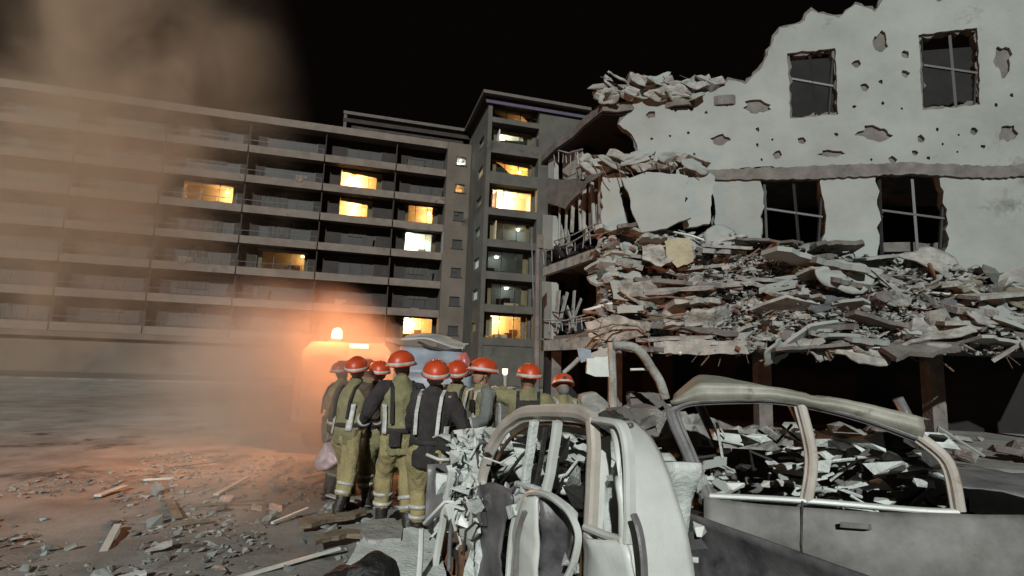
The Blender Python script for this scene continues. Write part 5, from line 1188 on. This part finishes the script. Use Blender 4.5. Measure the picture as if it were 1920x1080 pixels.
# torch held up by the fifth, bag hanging from the leftmost person's hand
root, Wm, wr_ = P_[4]
hp_ = Wm @ wr_[1]; tdir = V((-.04, 0, 1)).normalized()
tq = hp_ + V((0, -.02, .06))
t = empty('torch', tq, 0, 'short pale torch held upright in a raised hand', 'torch')
MB().tube([tq - tdir * .08, tq + tdir * .09], .018, 10).build('handle', M['glove'], t, True)
MB().tube([tq + tdir * .09, tq + tdir * .11, tq + tdir * .16], [.018, .03, .032], 10).build('head', M['torch'], t, True)
root, Wm, wr_ = P_[6]
bp_ = Wm @ wr_[1]
bg_ = MB(); bg_.hull([bp_ + V((x, y, z - .10)) for x, y, z in ((-.06, -.04, 0), (.06, .04, 0), (-.14, -.08, -.20), (.14, -.08, -.20), (-.14, .08, -.2), (.14, .08, -.2), (-.11, -.06, -.33), (.11, .06, -.33), (0, -.1, -.3))])
bag = empty('carrier_bag', bp_ - V((0, 0, .43)), 0, 'pinkish white carrier bag hanging from the leftmost person', 'bag')
voxel(bg_, 'bag_body', mat('pink_white_plastic', (.45, .31, .33), (.32, .22, .24), 4, .45, .2), bag, .016, 2, .02, 9, 3)
MB().tube([bp_ + V((-.03, 0, -.1)), bp_ + V((-.02, 0, -.02)), bp_ + V((.02, 0, -.02)), bp_ + V((.03, 0, -.1))], .008, 5).build('handle', M['reflect'], bag, True)

# ---------------------------------------------------------------- things on the ground in front of the crew
rn = random.Random(31)
def gslab(name, pts, z, th, mt, lab, cat, seed, tilt=(0, 0)):
    rn2 = random.Random(seed); q = jag([V(p) for p in pts], 12, 2.2, rnd=rn2); out = []
    for p in q:
        d = ray(p.x, p.y); k = (z - CAMZ) / d.z; g_ = V((0, 0, CAMZ)) + d * k; out.append(V((g_.x, g_.y, z + tilt[0] * (g_.x) + tilt[1] * (g_.y - 4))))
    return tag(MB().prism(out, (0, 0, -th)).build(name, mt), lab, cat)
gslab('slab_fragment', [(668, 1030), (700, 1004), (770, 1000), (812, 1006), (828, 1040), (838, 1090), (846, 1160), (640, 1160), (636, 1080)], .20, .18, M['ashw'], 'large pale slab lying flat on the ground at the lower left', 'broken slab', 3, (0, .05))
gslab('slab_fragment', [(684, 976), (740, 972), (756, 988), (752, 1010), (690, 1012), (676, 996)], .26, .2, M['conc'], 'thick grey slab end resting behind the large pale slab', 'broken slab', 4)
gslab('plank', [(560, 972), (640, 960), (684, 952), (688, 958), (640, 970), (560, 984)], .12, .04, M['wood'], 'long pale plank lying on the ground at the left edge', 'plank', 5)
gslab('plank', [(590, 1002), (650, 990), (690, 996), (688, 1004), (650, 1000), (592, 1014)], .12, .04, M['wood'], 'short splintered plank in front of the long pale plank', 'plank', 6)
st_ = P(787, 1040, 4.0)
tag(MB().tube([V((st_.x, 4.0, .1)), V((st_.x + .005, 4.0, .36)), V((st_.x + .002, 4.0, .55))], [.022, .02, .018], 7).build('stake', M['ash']), 'thin pale stake standing on the large pale slab', 'stake')
bm_ = MB(); c = P(655, 1140, 2.6)
bm_.ellipsoid(c + V((.06, 0, .0)), (.15, .16, .21), 14, 10).ellipsoid(c + V((-.05, .02, .05)), (.10, .1, .12), 14, 10).ellipsoid(c + V((-.26, .04, -.08)), (.27, .16, .17), 14, 10).ellipsoid(c + V((-.02, 0, -.28)), (.34, .2, .3), 14, 10)
sack = voxel(bm_, 'rubbish_sack', M['black'], None, .015, 2, .05, 8, 5); tag(sack, 'black rubbish sack slumped at the lower left corner', 'sack')
def gw_(x, y):
    if y > 7: return 'before the rescue van'
    if x / y < -.75: return 'at the far left'
    if x / y < -.38: return 'left of the crew' if y > 4.5 else 'at the lower left'
    return 'round the boots of the crew' if y > 4.5 else 'beside the large pale slab'
for k in range(150):
    for _ in range(20):
        x = rn.uniform(-5.5, .2); y = rn.uniform(2.2, 9.5)
        if x / y > -.42 or rn.random() < .35: break
    if abs(x + .7) < .3 and y < 4.5: continue
    s = rn.choice((.06, .09, .13, .2)) * rn.uniform(.7, 1.3)
    i = rn.randrange(12); place('concrete_chunk', cms[i], (x, y, gz(x, y) + s * .2), (s * 1.3, s, s * .7), (rn.uniform(-.4, .4), rn.uniform(-.4, .4), rn.uniform(0, 6)),
          f'{szw(s, (.08, .12, .18))} {TONE[i % 3]} rubble chunk on the dusty ground {gw_(x, y)}', 'rubble chunk', 'rubble chunks scattered on the ground')
for k in range(26):
    x = rn.uniform(-5, -.6); y = rn.uniform(3.2, 9); L_ = rn.uniform(.15, .5); a = rn.uniform(0, 3.1); d = V((math.cos(a), math.sin(a), .05)) * L_
    q = V((x, y, gz(x, y) + .04)); tag(MB().bar(q - d, q + d, rn.uniform(.03, .09), .02).build('wood_splinter', M['wood' if k % 2 else 'ash']), f'{"long" if L_ > .32 else "short"} {"brown" if k % 2 else "pale"} splinter on the dusty ground {gw_(x, y)}', 'splinter', 'splinters on the ground')
pm = MB().grid(lambda u, v: (u - .5, (v - .5) * .7, .06 * math.sin(u * 5) * math.cos(v * 4)), 6, 4).mesh('paper_sheet', M['reflect'])
for mt, n_ in (('conc', 1300), ('wall', 900), ('dust', 900), ('concd', 700)):
    mb = MB()
    for k in range(n_):
        for _ in range(12):
            x = rn.uniform(-6, .6); y = rn.uniform(2, 10)
            if noise.noise(V((x * .9, y * .9, 2))) + rn.uniform(-.3, .3) > 0: break
        r_ = rn.choice((.008, .014, .022, .035)); q = V((x, y, gz(x, y) + r_ * .4))
        mb.hull([q + V((rn.uniform(-1.2, 1.2), rn.uniform(-1.2, 1.2), rn.uniform(-.7, .7))) * r_ for _ in range(7)])
    tag(mb.build('grit', M[mt]), 'fine grit and crumbs of rubble strewn over the ground', None, None, 'stuff')
for k in range(22):
    x = rn.uniform(-4.5, -.5); y = rn.uniform(3.0, 8); s = rn.uniform(.08, .2)
    o = place('paper_sheet', pm, (x, y, gz(x, y) + .03), (s, s, s), (rn.uniform(-.3, .3), rn.uniform(-.3, .3), rn.uniform(0, 6)), f'{"larger" if s > .14 else "small"} pale scrap of paper on the ground {gw_(x, y)}', 'paper', 'scraps of paper on the ground')

# ---------------------------------------------------------------- smoke round the beacon, and an added column with firelit brown in its colour
def smoke(name, c, r, dens, scale, col, label, seed, lo=.42):
    o = MB().box((c[0] - r[0], c[1] - r[1], c[2] - r[2]), (c[0] + r[0], c[1] + r[1], c[2] + r[2])).build(name, None or smoke_mat(name + '_air', r, dens, scale, col, seed, lo))
    tag(o, label, None, None, 'stuff'); return o
def smoke_mat(nm, r, dens, scale, col, seed, lo):
    m = bpy.data.materials.new(nm); m.use_nodes = True; nt = m.node_tree; nt.nodes.clear(); N = nt.nodes; L = nt.links
    o = N.new('ShaderNodeOutputMaterial'); pv = N.new('ShaderNodeVolumePrincipled'); L.new(pv.outputs[0], o.inputs['Volume'])
    pv.inputs['Color'].default_value = (*col, 1); pv.inputs['Anisotropy'].default_value = .1
    tc = N.new('ShaderNodeTexCoord'); nz = N.new('ShaderNodeTexNoise'); nz.inputs['Scale'].default_value = scale; nz.inputs['Detail'].default_value = 6; nz.inputs['Roughness'].default_value = .6; nz.inputs['Distortion'].default_value = .6
    mp = N.new('ShaderNodeMapping'); mp.inputs['Location'].default_value = (seed * 5.1, seed * 2.3, seed); L.new(tc.outputs['Object'], mp.inputs[0]); L.new(mp.outputs[0], nz.inputs['Vector'])
    # falls to nothing towards the faces of the box
    m2 = N.new('ShaderNodeVectorMath'); m2.operation = 'SUBTRACT'; L.new(tc.outputs['Object'], m2.inputs[0]); m2.inputs[1].default_value = (0, 0, r[2])
    m3 = N.new('ShaderNodeVectorMath'); m3.operation = 'DIVIDE'; L.new(m2.outputs[0], m3.inputs[0]); m3.inputs[1].default_value = tuple(r)
    ln_ = N.new('ShaderNodeVectorMath'); ln_.operation = 'LENGTH'; L.new(m3.outputs[0], ln_.inputs[0])
    mr = N.new('ShaderNodeMapRange'); mr.inputs[1].default_value = .98; mr.inputs[2].default_value = .25; mr.inputs[3].default_value = 0; mr.inputs[4].default_value = 1; mr.interpolation_type = 'SMOOTHSTEP'
    L.new(ln_.outputs['Value'], mr.inputs[0])
    rg = N.new('ShaderNodeMapRange'); rg.inputs[1].default_value = lo - .07; rg.inputs[2].default_value = lo + .17; L.new(nz.outputs[0], rg.inputs[0])
    mu = N.new('ShaderNodeMath'); mu.operation = 'MULTIPLY'; L.new(mr.outputs[0], mu.inputs[0]); L.new(rg.outputs[0], mu.inputs[1])
    mv = N.new('ShaderNodeMath'); mv.operation = 'MULTIPLY'; L.new(mu.outputs[0], mv.inputs[0]); mv.inputs[1].default_value = dens; L.new(mv.outputs[0], pv.inputs['Density'])
    return m
smoke('smoke', (-2.72, 7.7, 1.25), (1.45, 4.0, 1.7), 1.05, .9, (.95, .82, .70), 'orange lit smoke drifting round the rescue van', 1, .38)
smoke('smoke', (-13.5, 16, 8.0), (7.5, 6, 11), .5, .30, (.82, .62, .46), 'brown column of smoke rising at the left', 2, .50)
